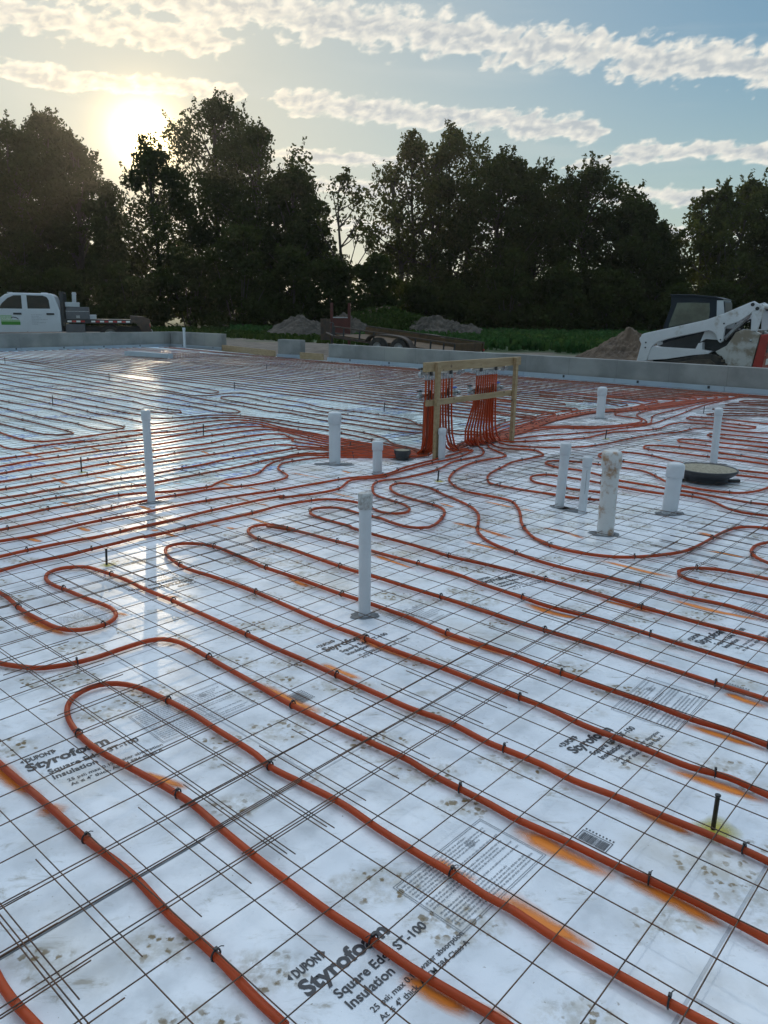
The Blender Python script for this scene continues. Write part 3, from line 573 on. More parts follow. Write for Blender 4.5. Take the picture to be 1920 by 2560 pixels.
  'row_s': [[-12.2,22.7],[-10.25,20.49],[-6.23,16.53],[-4.69,14.87],[-3.86,13.96],[-3.34,13.4],[-3.1,13.44],[-2.89,13.83],[-2.65,13.95],[-2.22,13.5],[-1.73,12.95],[-1.33,12.49],[-1.03,11.97],[-0.33,11.35],[0.3,10.69],[0.51,9.99],[0.9,9.65],[1.22,9.55]],
  'row_t': [[-13.2,24.61],[-11.22,22.45],[-6.6,17.53],[-4.94,15.68],[-4.12,14.85],[-3.48,14.1],[-3.18,13.82],[-3.08,13.89],[-3.09,14.15],[-3.23,14.35],[-3.71,14.91],[-4.34,15.66],[-5.11,16.23],[-6.8,18.07],[-11.66,23.34],[-13.92,25.96]],
  'wave_a': [[1.17,8.64],[1.17,8.44],[1.22,8.22],[1.28,8.01],[1.28,7.92],[1.22,7.83],[1.07,7.71],[0.85,7.46],[0.73,7.23],[0.62,6.91],[0.58,6.65],[0.61,6.42],[0.68,6.24],[0.81,6.12],[0.93,6.01],[1.012,5.902],[1.033,5.701],[1.016,5.468],[0.986,5.252],[0.985,5.052],[1.01,4.867],[1.07,4.752],[1.003,4.879],[1.081,4.709],[1.201,4.583],[1.372,4.496],[1.501,4.48],[1.664,4.509],[1.893,4.607],[2.041,4.736],[2.263,4.977],[2.447,5.158],[2.591,5.233],[2.728,5.2],[2.93,5.085]],
  'wave_b': [[1.23,8.71],[1.25,8.55],[1.33,8.39],[1.5,8.35],[1.65,8.28],[1.7,8.1],[1.68,7.97],[1.57,7.85],[1.29,7.57],[1.14,7.28],[1.05,7.11],[0.96,6.89],[0.93,6.7],[0.94,6.55],[1.05,6.43],[1.23,6.27],[1.44,6.14],[1.49,6.08],[1.6,6.03],[1.736,5.99],[1.82,6.06],[1.85,6.17],[1.82,6.26],[1.67,6.34],[1.57,6.4],[1.43,6.53],[1.34,6.64],[1.33,6.78],[1.38,6.91],[1.51,6.97],[1.61,6.91],[1.8,6.77],[2.05,6.5],[2.17,6.36],[2.37,6.22],[2.5,6.2],[2.56,6.15],[2.63,6.07],[2.672,5.892],[2.689,5.754],[2.749,5.639],[2.896,5.546],[3.032,5.47]],
  'wave_c': [[1.32,8.92],[1.35,8.72],[1.42,8.59],[1.64,8.51],[1.97,8.49],[2.27,8.58],[2.58,8.8],[3.02,9.24],[3.42,9.59],[3.8,9.81],[4.05,10.07],[4.3,10.22],[4.51,10.12],[4.65,9.93],[4.97,9.82],[5.23,9.66]],
  'wave_d': [[1.35,9.0],[1.4,8.86],[1.53,8.85],[1.79,8.94],[2.09,9.06],[2.42,9.19],[2.81,9.62],[3.05,9.79],[3.4,9.92],[3.67,10.14],[3.91,10.48],[4.16,10.72],[4.37,10.7],[4.6,10.51],[4.9,10.23],[5.04,10.32],[5.1,10.43],[5.03,10.51],[4.74,10.83],[4.45,11.07],[4.45,11.24],[4.58,11.42],[4.92,11.27],[5.4,10.71],[5.63,10.43]],
  'wave_e': [[1.38,9.11],[1.46,9.04],[1.56,9.09],[1.91,9.34],[2.32,9.53],[2.54,9.65],[2.9,9.87],[3.69,10.56],[3.98,10.93],[4.66,11.89],[5.3,12.84],[6.26,13.98],[6.82,14.59]],
  'wave_f': [[1.37,9.14],[1.48,9.27],[1.71,9.52],[2.01,9.83],[2.36,10.04],[2.62,9.99],[2.95,10.12],[3.31,10.33],[3.68,10.58],[3.83,10.92],[3.95,11.27],[4.14,11.63],[4.58,12.16],[5.27,13.0],[6.35,14.18],[6.87,14.74]],
  'wave_g': [[1.37,9.18],[1.51,9.42],[1.74,9.72],[2.04,10.01],[2.38,10.14],[2.65,10.09],[2.98,10.2],[3.34,10.42],[3.67,10.67],[3.75,10.97],[3.76,11.25],[3.8,11.5],[3.94,11.81],[4.51,12.44],[5.2,13.07],[5.9,14.09]],
  'wave_h': [[1.36,9.22],[1.52,9.5],[1.76,9.85],[2.06,10.1],[2.4,10.22],[2.68,10.2],[3.0,10.28],[3.37,10.51],[3.64,10.78],[3.71,11.08],[3.58,11.31],[3.48,11.49],[3.52,11.7],[3.71,11.89],[4.29,12.34],[5.1,13.31],[5.54,13.89]],
  'wave_i': [[1.46,9.39],[1.7,9.79],[2.07,10.47],[2.54,11.17],[3.3,11.98],[3.62,12.08],[4.31,12.72],[4.64,12.92],[4.73,13.13],[4.7,13.31],[4.14,14.38]],
  'wave_j': [[1.49,9.58],[1.73,9.96],[2.1,10.63],[2.58,11.35],[3.37,12.23],[3.67,12.23],[4.23,12.72],[4.4,12.94],[4.37,13.13],[3.97,13.6],[3.5,14.29]],
  'back_1': [[1.52,9.78],[1.76,10.15],[2.06,10.63],[2.16,10.88],[2.14,11.07],[1.94,11.23],[1.28,12.15]],
  'back_2': [[1.57,10.13],[1.81,10.45],[2.31,11.14],[2.56,11.43],[2.57,11.62],[2.38,11.75],[2.02,12.14],[1.37,13.04]],
  'back_3': [[1.62,10.43],[2.05,10.95],[2.67,11.78],[3.04,11.99],[3.07,12.21],[2.81,12.39],[2.18,13.14],[1.47,14.06]],
  'tip_a': [[2.86,14.21],[3.49,13.42],[3.81,13.07],[3.92,12.65],[4.07,12.81],[4.1,13.02],[4.0,13.17],[3.64,14.02],[3.0,14.95]],
  'right_1': [[3.85,7.07],[3.69,7.18],[3.5,7.29],[3.31,7.4],[3.07,7.58],[2.95,7.86],[2.83,8.1],[2.62,8.24],[2.4,8.19],[2.29,8.04],[2.29,7.87],[2.45,7.69],[2.63,7.52],[2.78,7.37],[2.97,7.25],[3.38,7.04],[3.57,6.93],[3.74,6.84]],
  'right_2': [[3.76,6.89],[3.37,6.53],[3.17,6.37],[3.0,6.31],[2.77,6.41],[2.65,6.54],[2.55,6.71],[2.54,6.85],[2.51,7.16],[2.43,7.29],[2.33,7.37],[2.01,7.61],[1.89,7.67],[1.73,7.68],[1.65,7.62],[1.62,7.53],[1.64,7.43],[1.71,7.32],[1.9,7.17],[2.15,6.73],[2.32,6.57],[2.45,6.43],[2.59,6.33],[2.75,6.16],[2.955,5.956],[3.067,5.899],[3.208,5.813]],
  'right_3': [[4.04,7.42],[3.91,7.63],[3.67,7.88],[3.5,8.01],[3.19,8.25],[2.96,8.44],[2.95,8.58],[3.04,8.72],[3.24,8.69],[3.64,8.36],[4.03,7.88],[4.18,7.71]],
  'right_4': [[4.42,8.16],[4.25,8.35],[3.64,8.86],[3.52,9.01],[3.54,9.13],[3.63,9.24],[3.78,9.21],[3.94,9.05],[4.42,8.69],[4.61,8.54]],
  'right_5': [[4.77,8.85],[4.57,9.0],[4.19,9.34],[4.08,9.47],[4.09,9.59],[4.17,9.72],[4.33,9.67],[4.75,9.36],[4.96,9.21]],
  'right_6': [[6.07,11.26],[5.84,11.62],[5.32,11.62],[4.98,11.62],[4.95,11.72],[5.07,11.84],[5.45,11.9],[5.94,11.82],[6.31,11.73]],
  'right_7': [[6.5,12.09],[6.13,12.22],[5.43,12.28],[5.34,12.42],[5.46,12.55],[6.28,12.52],[6.69,12.47]],
  'right_8': [[6.82,12.71],[6.5,12.98],[6.27,13.12],[5.86,13.02],[5.83,13.1],[5.96,13.24],[6.24,13.39],[6.35,13.29],[6.61,13.19]],
  'right_9': [[7.22,13.48],[6.78,13.54],[6.37,13.55],[6.32,13.66],[6.5,13.83],[6.9,13.79],[7.36,13.76]],
  'edge_loop': [[2.442,4.169],[2.34,4.402],[2.32,4.507],[2.343,4.628],[2.44,4.772],[2.556,4.847],[2.839,4.913]],
  'edge_hairpin': [[2.2,3.715],[2.058,3.821],[1.945,3.898],[1.811,4.002],[1.738,4.08],[1.709,4.16],[1.732,4.228],[1.817,4.285],[1.91,4.289],[2.02,4.246],[2.196,4.106],[2.345,3.986]],
}
PAINT = [
  (0.045, [[0.057,1.411],[0.124,1.356],[0.204,1.307]]),
  (0.03, [[0.184,1.345],[0.238,1.315],[0.288,1.294]]),
  (0.05, [[0.389,1.93],[0.522,1.814],[0.643,1.715]]),
  (0.05, [[0.65,1.738],[0.762,1.646],[0.854,1.556]]),
  (0.04, [[0.768,2.04],[0.845,1.961],[0.913,1.9]]),
  (0.04, [[0.949,2.242],[1.092,2.142],[1.204,2.057]]),
  (0.05, [[-1.301,2.241],[-1.164,2.115],[-1.043,2.03]]),
  (0.05, [[-1.029,1.978],[-0.988,1.979],[-0.936,1.966]]),
  (0.035, [[-0.795,2.174],[-0.706,2.142],[-0.603,2.087]]),
  (0.035, [[0.133,1.788],[0.17,1.77],[0.208,1.73],[0.267,1.702]]),
  (0.05, [[0.284,1.675],[0.342,1.633],[0.381,1.587],[0.45,1.534],[0.515,1.48]]),
  (0.045, [[-0.262,2.99],[-0.165,2.906],[-0.079,2.839]]),
  (0.04, [[-0.143,3.284],[0.03,3.122],[0.195,2.989]]),
  (0.04, [[-0.51,2.806],[-0.381,2.688],[-0.226,2.562]]),
  (0.035, [[-0.547,4.084],[-0.466,3.985],[-0.399,3.914]]),
  (0.04, [[0.227,3.341],[0.41,3.2],[0.571,3.069]]),
  (0.035, [[-0.083,4.535],[0.051,4.388],[0.196,4.236]]),
  (0.035, [[0.506,5.332],[0.674,5.136],[0.86,4.882]]),
  (0.035, [[0.535,4.831],[0.674,4.716],[0.797,4.607]]),
  (0.03, [[-1.334,3.525],[-1.288,3.503],[-1.25,3.478]]),
  (0.04, [[-1.795,3.508],[-1.63,3.36],[-1.439,3.232]]),
  (0.035, [[-1.138,3.756],[-1.103,3.746],[-1.072,3.736]]),
  (0.04, [[-0.957,2.286],[-0.902,2.25]]),
  (0.04, [[1.329,4.474],[1.476,4.333],[1.574,4.239],[1.704,4.15]]),
  (0.035, [[1.13,5.199],[1.258,5.087],[1.356,4.923]]),
  (0.035, [[2.078,4.698],[2.181,4.637],[2.278,4.546]]),
  (0.04, [[2.2,5.134],[2.256,5.06],[2.295,4.95]]),
  (0.04, [[0.74,3.727],[0.871,3.584],[1.023,3.51]]),
  (0.04, [[1.147,3.798],[1.266,3.704],[1.392,3.603]]),
  (0.04, [[1.38,2.776],[1.426,2.714],[1.494,2.656]]),
  (0.045, [[1.114,2.531],[1.235,2.439],[1.347,2.352]]),
  (0.04, [[1.517,3.824],[1.695,3.656],[1.915,3.522]]),
  (0.04, [[1.526,3.037],[1.59,3.002],[1.642,2.96]]),
  (0.04, [[-3.62,8.19],[-3.461,8.021],[-3.307,7.858]]),
  (0.04, [[-3.847,7.931],[-3.63,7.72],[-3.423,7.52]]),
  (0.04, [[-2.997,6.661],[-2.839,6.489],[-2.688,6.325]]),
  (0.04, [[-2.617,6.686],[-2.515,6.631],[-2.414,6.577]]),
  (0.04, [[-2.531,5.75],[-2.475,5.706],[-2.421,5.663]]),
  (0.04, [[-2.368,4.781],[-2.282,4.73],[-2.198,4.68]]),
  (0.04, [[-2.12,5.05],[-2.051,4.993],[-1.984,4.937]]),
  (0.04, [[-3.341,8.339],[-3.163,8.135],[-2.993,7.94]]),
  (0.04, [[-2.747,7.364],[-2.59,7.228],[-2.439,7.096]]),
  (0.04, [[-1.886,5.663],[-1.816,5.592],[-1.748,5.523]]),
  (0.04, [[-1.599,5.004],[-1.561,4.988],[-1.524,4.972]]),
  (0.035, [[-1.108,5.102],[-1.061,5.067],[-1.014,5.033]]),
  (0.035, [[-1.981,8.079],[-1.908,7.967],[-1.837,7.858]]),
  (0.035, [[-1.22,5.989],[-1.136,5.911],[-1.053,5.835]]),
  (0.035, [[-0.997,5.775],[-0.944,5.747],[-0.891,5.719]]),
  (0.035, [[-1.434,6.52],[-1.348,6.429],[-1.264,6.339]]),
  (0.035, [[-1.215,6.342],[-1.124,6.293],[-1.034,6.243]]),
  (0.035, [[-1.226,5.146],[-1.183,5.123],[-1.141,5.1]]),
  (0.035, [[-0.993,5.367],[-0.892,5.266],[-0.795,5.168]]),
  (0.035, [[-1.84,6.455],[-1.789,6.439],[-1.739,6.423]]),
  (0.035, [[-1.492,4.938],[-1.428,4.883],[-1.365,4.83]]),
  (0.03, [[-0.449,5.723],[-0.394,5.68],[-0.339,5.639]]),
  (0.03, [[-0.444,6.183],[-0.33,6.085],[-0.219,5.991]]),
  (0.03, [[0.143,6.113],[0.243,6.009],[0.34,5.909]]),
  (0.03, [[-0.89,6.988],[-0.704,6.847],[-0.525,6.712]]),
  (0.03, [[-0.409,7.112],[-0.359,7.047],[-0.311,6.983]]),
  (0.03, [[0.493,5.301],[0.573,5.227],[0.65,5.156]]),
  (0.03, [[0.688,5.133],[0.792,5.006],[0.891,4.884]]),
  (0.03, [[0.804,5.961],[0.914,5.855],[1.02,5.753]]),
  (0.03, [[1.052,5.725],[1.11,5.69],[1.167,5.656]]),
  (0.03, [[1.129,5.205],[1.222,5.111],[1.311,5.019]]),
  (0.03, [[1.312,4.996],[1.335,4.968],[1.357,4.94]]),
  (0.03, [[0.44,5.876],[0.497,5.808],[0.552,5.742]]),
  (0.03, [[2.192,5.103],[2.251,5.035],[2.309,4.968]]),
  (0.03, [[2.928,9.94],[3.0,9.925],[3.071,9.911]]),
  (0.03, [[3.318,9.354],[3.336,9.249],[3.355,9.146]]),
  (0.03, [[3.54,9.594],[3.566,9.529],[3.592,9.465]]),
]
ROWB = [(9.43, -6.03), (10.12, -6.12), (10.92, -6.19), (11.25, -6.81), (11.68, -6.66), (12.39, -6.4), (13.01, -6.19), (13.6, -5.8), (14.25, -5.7), (15.56, -5.33)]
TREES = [('t', -35.92, 72, 18.29, 3.95), ('t', -32.11, 70, 17.01, 4.18), ('t', -30.99, 74, 19.06, 3.7), ('t', -26.93, 70, 16.26, 2.9), ('n', -22.82, 66, 11.6, 1.85), ('r', -19.47, 68, 15.06, 3.81), ('t', -16.05, 76, 21.02, 5.0), ('t', -11.23, 72, 17.8, 5.09), ('t', -8.02, 68, 13.63, 2.73), ('w', -3.63, 66, 12.88, 2.49), ('o', 2.57, 72, 16.88, 4.12), ('o', 5.9, 74, 18.18, 4.87), ('t', 9.37, 70, 15.4, 4.09), ('t', 12.92, 72, 14.73, 4.3), ('t', 17.46, 70, 14.49, 4.69), ('t', 20.53, 68, 11.5, 3.31), ('n', 22.39, 66, 9.13, 2.17), ('o', 27.72, 68, 12.56, 3.89), ('o', 32.42, 72, 13.93, 4.56), ('t', 35.4, 70, 14.0, 4.18)]

# ------------------------------------------------------------------ ground, floor, walls
WN, WT = (0.6924, 0.7215), (0.7215, -0.6924)        # across / along the long wall
def nt2(n, t): return (WN[0] * n + WT[0] * t, WN[1] * n + WT[1] * t)
CORNER = (-9.02, 32.36); LEFT_END = (-13.35, 26.77)
_lw = Vector((CORNER[0] - LEFT_END[0], CORNER[1] - LEFT_END[1])).normalized()
def left_side(x, y): # >0 inside the slab
    return (x - LEFT_END[0]) * _lw.y - (y - LEFT_END[1]) * _lw.x
def nlim(t): return 15.95 + max(0.0, (-18.0 - t) / 10.9) * 1.05
def inside(x, y, m=0.0): return WN[0] * x + WN[1] * y < nlim(WT[0] * x + WT[1] * y) - m and left_side(x, y) > m

def gheight(x, y):
    n = WN[0] * x + WN[1] * y
    d = max(n - 16.3, -left_side(x, y) - 0.35)
    k = min(1, max(0, d / 2.0))
    h = -0.06 + 0.13 * k
    if k > 0: h += 0.05 * k * noise.noise(Vector((x * 0.35, y * 0.35, 0)))
    return h
def build_ground():
    def line(a, b, near, n):
        return None
    xs = [-400, -300, -220, -160, -120] + [-90 + 1.6 * k for k in range(113)] + [120, 160, 220, 300, 400]
    ys = [-100, -60, -25] + [-8 + 1.4 * k for k in range(80)] + [112, 125, 150, 200, 260, 340, 450]
    vs = [(x, y, gheight(x, y)) for y in ys for x in xs]; w = len(xs)
    fs = [(r * w + c, r * w + c + 1, (r + 1) * w + c + 1, (r + 1) * w + c) for r in range(len(ys) - 1) for c in range(w - 1)]
    mb = MB(); mb.add(vs, fs, True); structure(mb.build('ground', M['ground']))
build_ground()

def build_floor():
    far = (CORNER[0] + 0.02, CORNER[1] + 0.05)
    rt = nt2(15.97, 16.0); lt = (LEFT_END[0] - _lw.x * 16, LEFT_END[1] - _lw.y * 16)
    # the corner-to-right edge follows the two wall faces
    poly = [far, (-1.84, 24.15), (7.48, 15.02), rt, (rt[0] + 4, -6), (-14, -6), lt]
    bm = bmesh.new(); f = bm.faces.new([bm.verts.new((x, y, 0)) for x, y in reversed(poly)])
    if f.normal.z < 0: f.normal_flip()
    bmesh.ops.recalc_face_normals(bm, faces=[f])
    if f.normal.z < 0: f.normal_flip()
    mb = MB(); mb.bm(bm); return structure(mb.build('floor', M['foam']))
FLOOR = build_floor()

def wall(name, a, b, z0, z1, label, strip_h=0.11, thick=0.24, end=True):
    """a straight stem wall whose slab-side face runs a->b (left to right)"""
    a = Vector((*a, 0)); b = Vector((*b, 0)); d = (b - a); L = d.length; d.normalize()
    rz = math.atan2(d.y, d.x)
    root = empty(name, a, rz); tag(root, label, 'concrete wall')
    mb = MB(); mb.cbox((0, 0.06, z0), (L, 0.06 + thick, z1), 0.012); mb.build('wall_body', M['concrete'], root)
    mb = MB()
    x = 0.0
    while x < L - 0.05:
        x2 = min(L, x + 2.44); mb.cbox((x + 0.004, 0.0, -0.02), (x2 - 0.004, 0.058, strip_h), 0.006); x = x2
    st = mb.build('insulation_strip', M['strip'], root)
    x = 0.7 + random.random()
    while x < L - 0.3:
        c = MB(); c.cbox((x, -0.006, strip_h * 0.45), (x + 0.05, 0.001, strip_h * 0.95), 0.004); c.lathe([(0.0, -0.016), (0.011, -0.014), (0.011, -0.006)], (x + 0.025, 0, strip_h * 0.7), 8, 'y')
        c.build('clip', M['black_plastic'], st); x += 1.5 + random.random()
    return root
wall('concrete_wall', (-1.84, 24.12), (7.48 + 9.0, 15.0 - 8.85), -0.06, 0.515, 'long low grey concrete wall running behind the wooden manifold stand')
wall('concrete_wall', (CORNER[0], CORNER[1]), (-6.40, 29.95), -0.06, 0.61, 'short concrete wall return from the far corner, ending at the wooden form board')
wall('concrete_wall', (LEFT_END[0] - _lw.x * 9, LEFT_END[1] - _lw.y * 9), (CORNER[0] + _lw.x * 0.30, CORNER[1] + _lw.y * 0.30), -0.06, 0.60, 'concrete wall along the left in front of the white flatbed truck')
wall('concrete_block', (-3.61, 25.55), (-2.80, 24.98), -0.06, 0.59, 'short separate concrete wall stub standing between two gaps', 0.12)
def form(a, b, label):
    a = Vector((*a, 0)); b = Vector((*b, 0)); d = b - a; L = d.length
    root = empty('form_board', a, math.atan2(d.y, d.x)); tag(root, label, 'wooden board')
    mb = MB(); mb.cbox((0, 0, -0.05), (L, 0.04, 0.21), 0.004); mb.build('board', M['wood'], root)
    x = 0.25
    while x < L:
        m2 = MB(); m2.cbox((x, 0.045, -0.06), (x + 0.06, 0.085, 0.16), 0.004); m2.build('form_stake', M['wood'], root); x += 0.9
form((-6.30, 29.75), (-3.72, 25.85), 'long yellow wooden form board closing the wider gap in the concrete wall')
form((-2.78, 24.95), (-1.98, 24.22), 'short wooden form board between the concrete stub and the long wall')

# ------------------------------------------------------------------ marks on the floor
def place_flat(mb_fn): pass
UA = math.atan2(CT, -ST)          # direction the printing runs (up and to the right in view)
def text_mesh(body, size, at, ang, m, name='printed_lettering', bold=0.0, shear=0.0, align='LEFT', sx=1.0):
    cu = bpy.data.curves.new('lettering', 'FONT'); cu.body = body; cu.size = size; cu.offset = bold * size; cu.align_x = align; cu.shear = shear
    cu.resolution_u = 3; cu.space_line = 1.0
    o = bpy.data.objects.new('lettering', cu); COL.objects.link(o)
    dg = bpy.context.evaluated_depsgraph_get(); me = bpy.data.meshes.new_from_object(o.evaluated_get(dg))
    bpy.data.objects.remove(o); bpy.data.curves.remove(cu)
    me.materials.clear(); me.materials.append(m)
    t = bpy.data.objects.new(name, me); COL.objects.link(t); t.parent = FLOOR
    t.location = (at[0], at[1], 0.0015); t.rotation_euler = (0, 0, ang); t.scale = (sx, 1, 1)
    return t
def off(p, ang, along, down):
    return (p[0] + math.cos(ang) * along + math.sin(ang) * down, p[1] + math.sin(ang) * along - math.cos(ang) * down)
def print_block(p, ang, k=1.0, m=None, full=True):
    """p: left end of the big word's baseline; k = size of the big word in units of the nearest block"""
    m = m or M['ink']
    S = 0.062 * k
    text_mesh('DUPONT', 0.034 * k, off(p, ang, 0.012 * k, -0.055 * k), ang, m, bold=0.035, sx=0.62)
    # the pointed ends of the oval mark round the maker's name
    mb = MB()
    for s0, s1 in ((-0.004, 0.006), (0.107, 0.097)):
        a0 = off(p, ang, s0 * k, -0.067 * k); a1 = off(p, ang, s1 * k, -0.057 * k); a2 = off(p, ang, s1 * k, -0.077 * k)
        mb.add([(*a0, 0.0015), (*a1, 0.0015), (*a2, 0.0015)], [(0, 1, 2)])
    mb.build('printed_mark', m, FLOOR)
    text_mesh('Styrofoam', S, p, ang, m, bold=0.035)
    text_mesh('Square Edge ST-100', 0.036 * k, off(p, ang, 0.045 * k, 0.052 * k), ang, m, bold=0.02)
    text_mesh('Insulation', 0.036 * k, off(p, ang, 0.045 * k, 0.090 * k), ang, m, bold=0.02)
    text_mesh('25 psi; max 0.1% water absorption', 0.022 * k, off(p, ang, 0.075 * k, 0.130 * k), ang, m, bold=0.012)
    text_mesh('At \u2264 4" thick, ASTM E84 Class A', 0.022 * k, off(p, ang, 0.075 * k, 0.157 * k), ang, m, bold=0.012)
def bar_rows(p, ang, w, h, rows, m, name='printed_panel', frame=True, gap=0.42, seals=True, seed=1):
    """a framed panel of lines too small to read"""
    rnd = random.Random(seed); mb = MB()
    def rect(a0, d0, a1, d1):
        q = [off(p, ang, a0, d0), off(p, ang, a0, d1), off(p, ang, a1, d1), off(p, ang, a1, d0)]
        mb.add([(x, y, 0.0015) for x, y in q], [(0, 1, 2, 3)])
    if frame:
        e = 0.0016
        for o_ in (0, 0.006):
            rect(o_, o_, w - o_, o_ + e); rect(o_, h - o_ - e, w - o_, h - o_); rect(o_, o_ + e, o_ + e, h - o_ - e); rect(w - o_ - e, o_ + e, w - o_, h - o_ - e)
    pitch = (h - 0.03) / rows
    for r_ in range(rows):
        d = 0.015 + r_ * pitch
        if rnd.random() < 0.12: continue
        a = 0.016; end = w - 0.02 - (rnd.random() ** 3) * w * 0.5
        while a < end:
            l = 0.004 + rnd.random() * 0.013
            # words drawn as strokes of uneven height
            b = a
            while b < min(end, a + l):
                hh = pitch * gap * (0.7 + 0.6 * rnd.random()); rect(b, d + (pitch * 0.62 - hh), b + 0.0011, d + pitch * 0.62); b += 0.0019
            a += l + 0.0035
    o = mb.build(name, m, FLOOR)
    if seals:
        sb = MB()
        for (fa, fd) in ((0.40, 0.42), (0.72, 0.2)):
            c = off(p, ang, w * fa, h * fd); pts = []
            for rr in (0.014, 0.010):
                for q in range(24):
                    t0 = 2 * math.pi * q / 24; t1 = 2 * math.pi * (q + 1) / 24
                    sb.add([(c[0] + math.cos(t) * r_, c[1] + math.sin(t) * r_, 0.0021) for t, r_ in ((t0, rr), (t1, rr), (t1, rr - 0.0017), (t0, rr - 0.0017))], [(0, 1, 2, 3)])
            text_mesh('UL', 0.011, off(c, ang, -0.0065, 0.004), ang, m, bold=0.02)
        sb.build('printed_seal', m, FLOOR)
    return o
def barcode(p, ang, w, h, seed=3):
    rnd = random.Random(seed); mb = MB()
    def rect(a0, d0, a1, d1):
        q = [off(p, ang, a0, d0), off(p, ang, a0, d1), off(p, ang, a1, d1), off(p, ang, a1, d0)]
        mb.add([(x, y, 0.0015) for x, y in q], [(0, 1, 2, 3)])
    e = 0.0022
    rect(0, 0, w, e); rect(0, h - e, w, h); rect(0, e, e, h - e); rect(w - e, e, w, h - e)
    a = 0.006
    while a < w - 0.006:
        b = a + rnd.choice((0.0007, 0.0012, 0.0019)); rect(a, 0.007, min(b, w - 0.005), h - 0.007); a = b + rnd.choice((0.0008, 0.0012))
    for q in range(9): rect(0.004 + q * w / 9, -0.012, 0.004 + q * w / 9 + w * 0.05, -0.006)
    mb.build('barcode', M['ink'], FLOOR)
def board_gap(along0, along1, across, w, turn=False):
    ca, sa = -ST, CT                       # along the boards; across is measured square to it
    mb = MB(); n = 30; vs = []
    for q in range(n + 1):
        u = along0 + (along1 - along0) * q / n; ww = w * (0.6 + 0.6 * abs(noise.noise(Vector((u * 4, across, 0)))))
        for s in (-ww, ww):
            p_, q_ = (u, across + s) if not turn else (across + s, u)
            vs.append((p_ * 0.6637 - q_ * 0.7480, p_ * 0.7480 + q_ * 0.6637, 0.0012))
    mb.add(vs, [(2 * q, 2 * q + 1, 2 * q + 3, 2 * q + 2) for q in range(n)]); mb.build('board_gap', M['hole'], FLOOR)
board_gap(-0.6, 1.06, 1.605, 0.0042)
board_gap(2.9, 3.6, 3.93, 0.010, True)
A45 = R(45.5)
print_block((-0.152, 1.345), A45, 1.0)
print_block((-1.142, 2.168), R(42), 1.05)
print_block((-0.245, 3.10), A45, 1.0)
print_block((0.668, 2.318), R(42), 0.92)
print_block((1.475, 3.235), R(42), 1.0)
print_block((0.565, 4.01), R(35), 1.0)
print_block((-1.085, 4.02), R(42) + math.pi, 1.0)
bar_rows((0.036, 1.678), R(47.5), 0.388, 0.228, 17, M['ink_grey'], seed=5)
bar_rows((-0.935, 2.521), R(46), 0.40, 0.25, 17, M['ink_grey'], seed=6)
bar_rows((0.878, 2.627), R(50), 0.36, 0.25, 16, M['ink_grey'], seed=7)
bar_rows((-0.015, 3.512), R(50), 0.30, 0.26, 14, M['ink_grey'], seed=8, frame=False)
bar_rows((1.75, 3.62), R(46), 0.36, 0.24, 14, M['ink_grey'], seed=9, frame=False)
bar_rows((-1.62, 3.42), R(46), 0.36, 0.24, 14, M['ink_grey'], seed=10, frame=False)
barcode((0.596, 1.921), R(-42), 0.095, 0.052, 3)
barcode((-0.33, 2.74), R(-42), 0.085, 0.062, 4)
barcode((1.414, 2.856), R(-42), 0.095, 0.06, 5)
barcode((0.47, 3.685), R(-42), 0.09, 0.055, 6)

def paint_strip(pts, w, m):
    P = catmull(pts, 0.05); n = len(P); NX = 9
    vs = []; at = []; fs = []
    sd = random.random() * 50
    for k, p in enumerate(P):
        d = (P[min(k + 1, n - 1)] - P[max(0, k - 1)]).normalized(); s = Vector((-d.y, d.x, 0))
        f = k / max(1, n - 1); endf = min(1, f / 0.25, (1 - f) / 0.25)
        for q in range(NX):
            u = q / (NX - 1) * 2 - 1
            ww = w * (0.55 + 0.35 * noise.noise(Vector((k * 0.25, sd, 0))))
            pp = p + s * u * ww; vs.append((pp.x, pp.y, 0.0009)); at.append(max(0, 1 - abs(u)) ** 1.25 * min(1, endf) ** 1.3 * 1.25)
    for k in range(n - 1):
        for q in range(NX - 1): fs.append((k * NX + q, (k + 1) * NX + q, (k + 1) * NX + q + 1, k * NX + q + 1))
    mb = MB(); mb.add(vs, fs); mb.build('paint_mark', m, FLOOR, ('cover', at, 'POINT'))
for w, l in PAINT: paint_strip(l, w * 1.35, M['orange_paint'])
def paint_blob(p, r, m):
    vs = [(p[0], p[1], 0.0011)]; at = [1.0]; fs = []; N = 20; rings = 5; sd = random.random() * 40
    for k in range(1, rings + 1):
        for q in range(N):
            t = 2 * math.pi * q / N; rr = r * k / rings * (1 + 0.35 * noise.noise(Vector((math.cos(t) * 1.3, math.sin(t) * 1.3, sd))))
            vs.append((p[0] + rr * math.cos(t), p[1] + rr * math.sin(t) * 0.9, 0.0011)); at.append(max(0, 1 - (k / rings) ** 1.3))
    for q in range(N): fs.append((0, 1 + q, 1 + (q + 1) % N))
    for k in range(rings - 1):
        for q in range(N):
            a = 1 + k * N; fs.append((a + q, a + N + q, a + N + (q + 1) % N, a + (q + 1) % N))
    mb = MB(); mb.add(vs, fs); mb.build('paint_mark', m, FLOOR, ('cover', at, 'POINT'))
def cutout(p, rx, ry, ang, name='cutout'):
    mb = MB(); N = 22; sd = random.random() * 30; vs = [(0, 0, 0)]
    for q in range(N):
        t = 2 * math.pi * q / N; k = 1 + 0.28 * noise.noise(Vector((math.cos(t) * 2, math.sin(t) * 2, sd)))
        vs.append((0.85 * rx * k * math.cos(t), 0.85 * ry * k * math.sin(t), 0))
    mb.add(vs, [(0, 1 + q, 1 + (q + 1) % N) for q in range(N)])
    o = mb.build(name, M['hole'], FLOOR); o.location = (p[0], p[1], 0.0026); o.rotation_euler = (0, 0, ang)

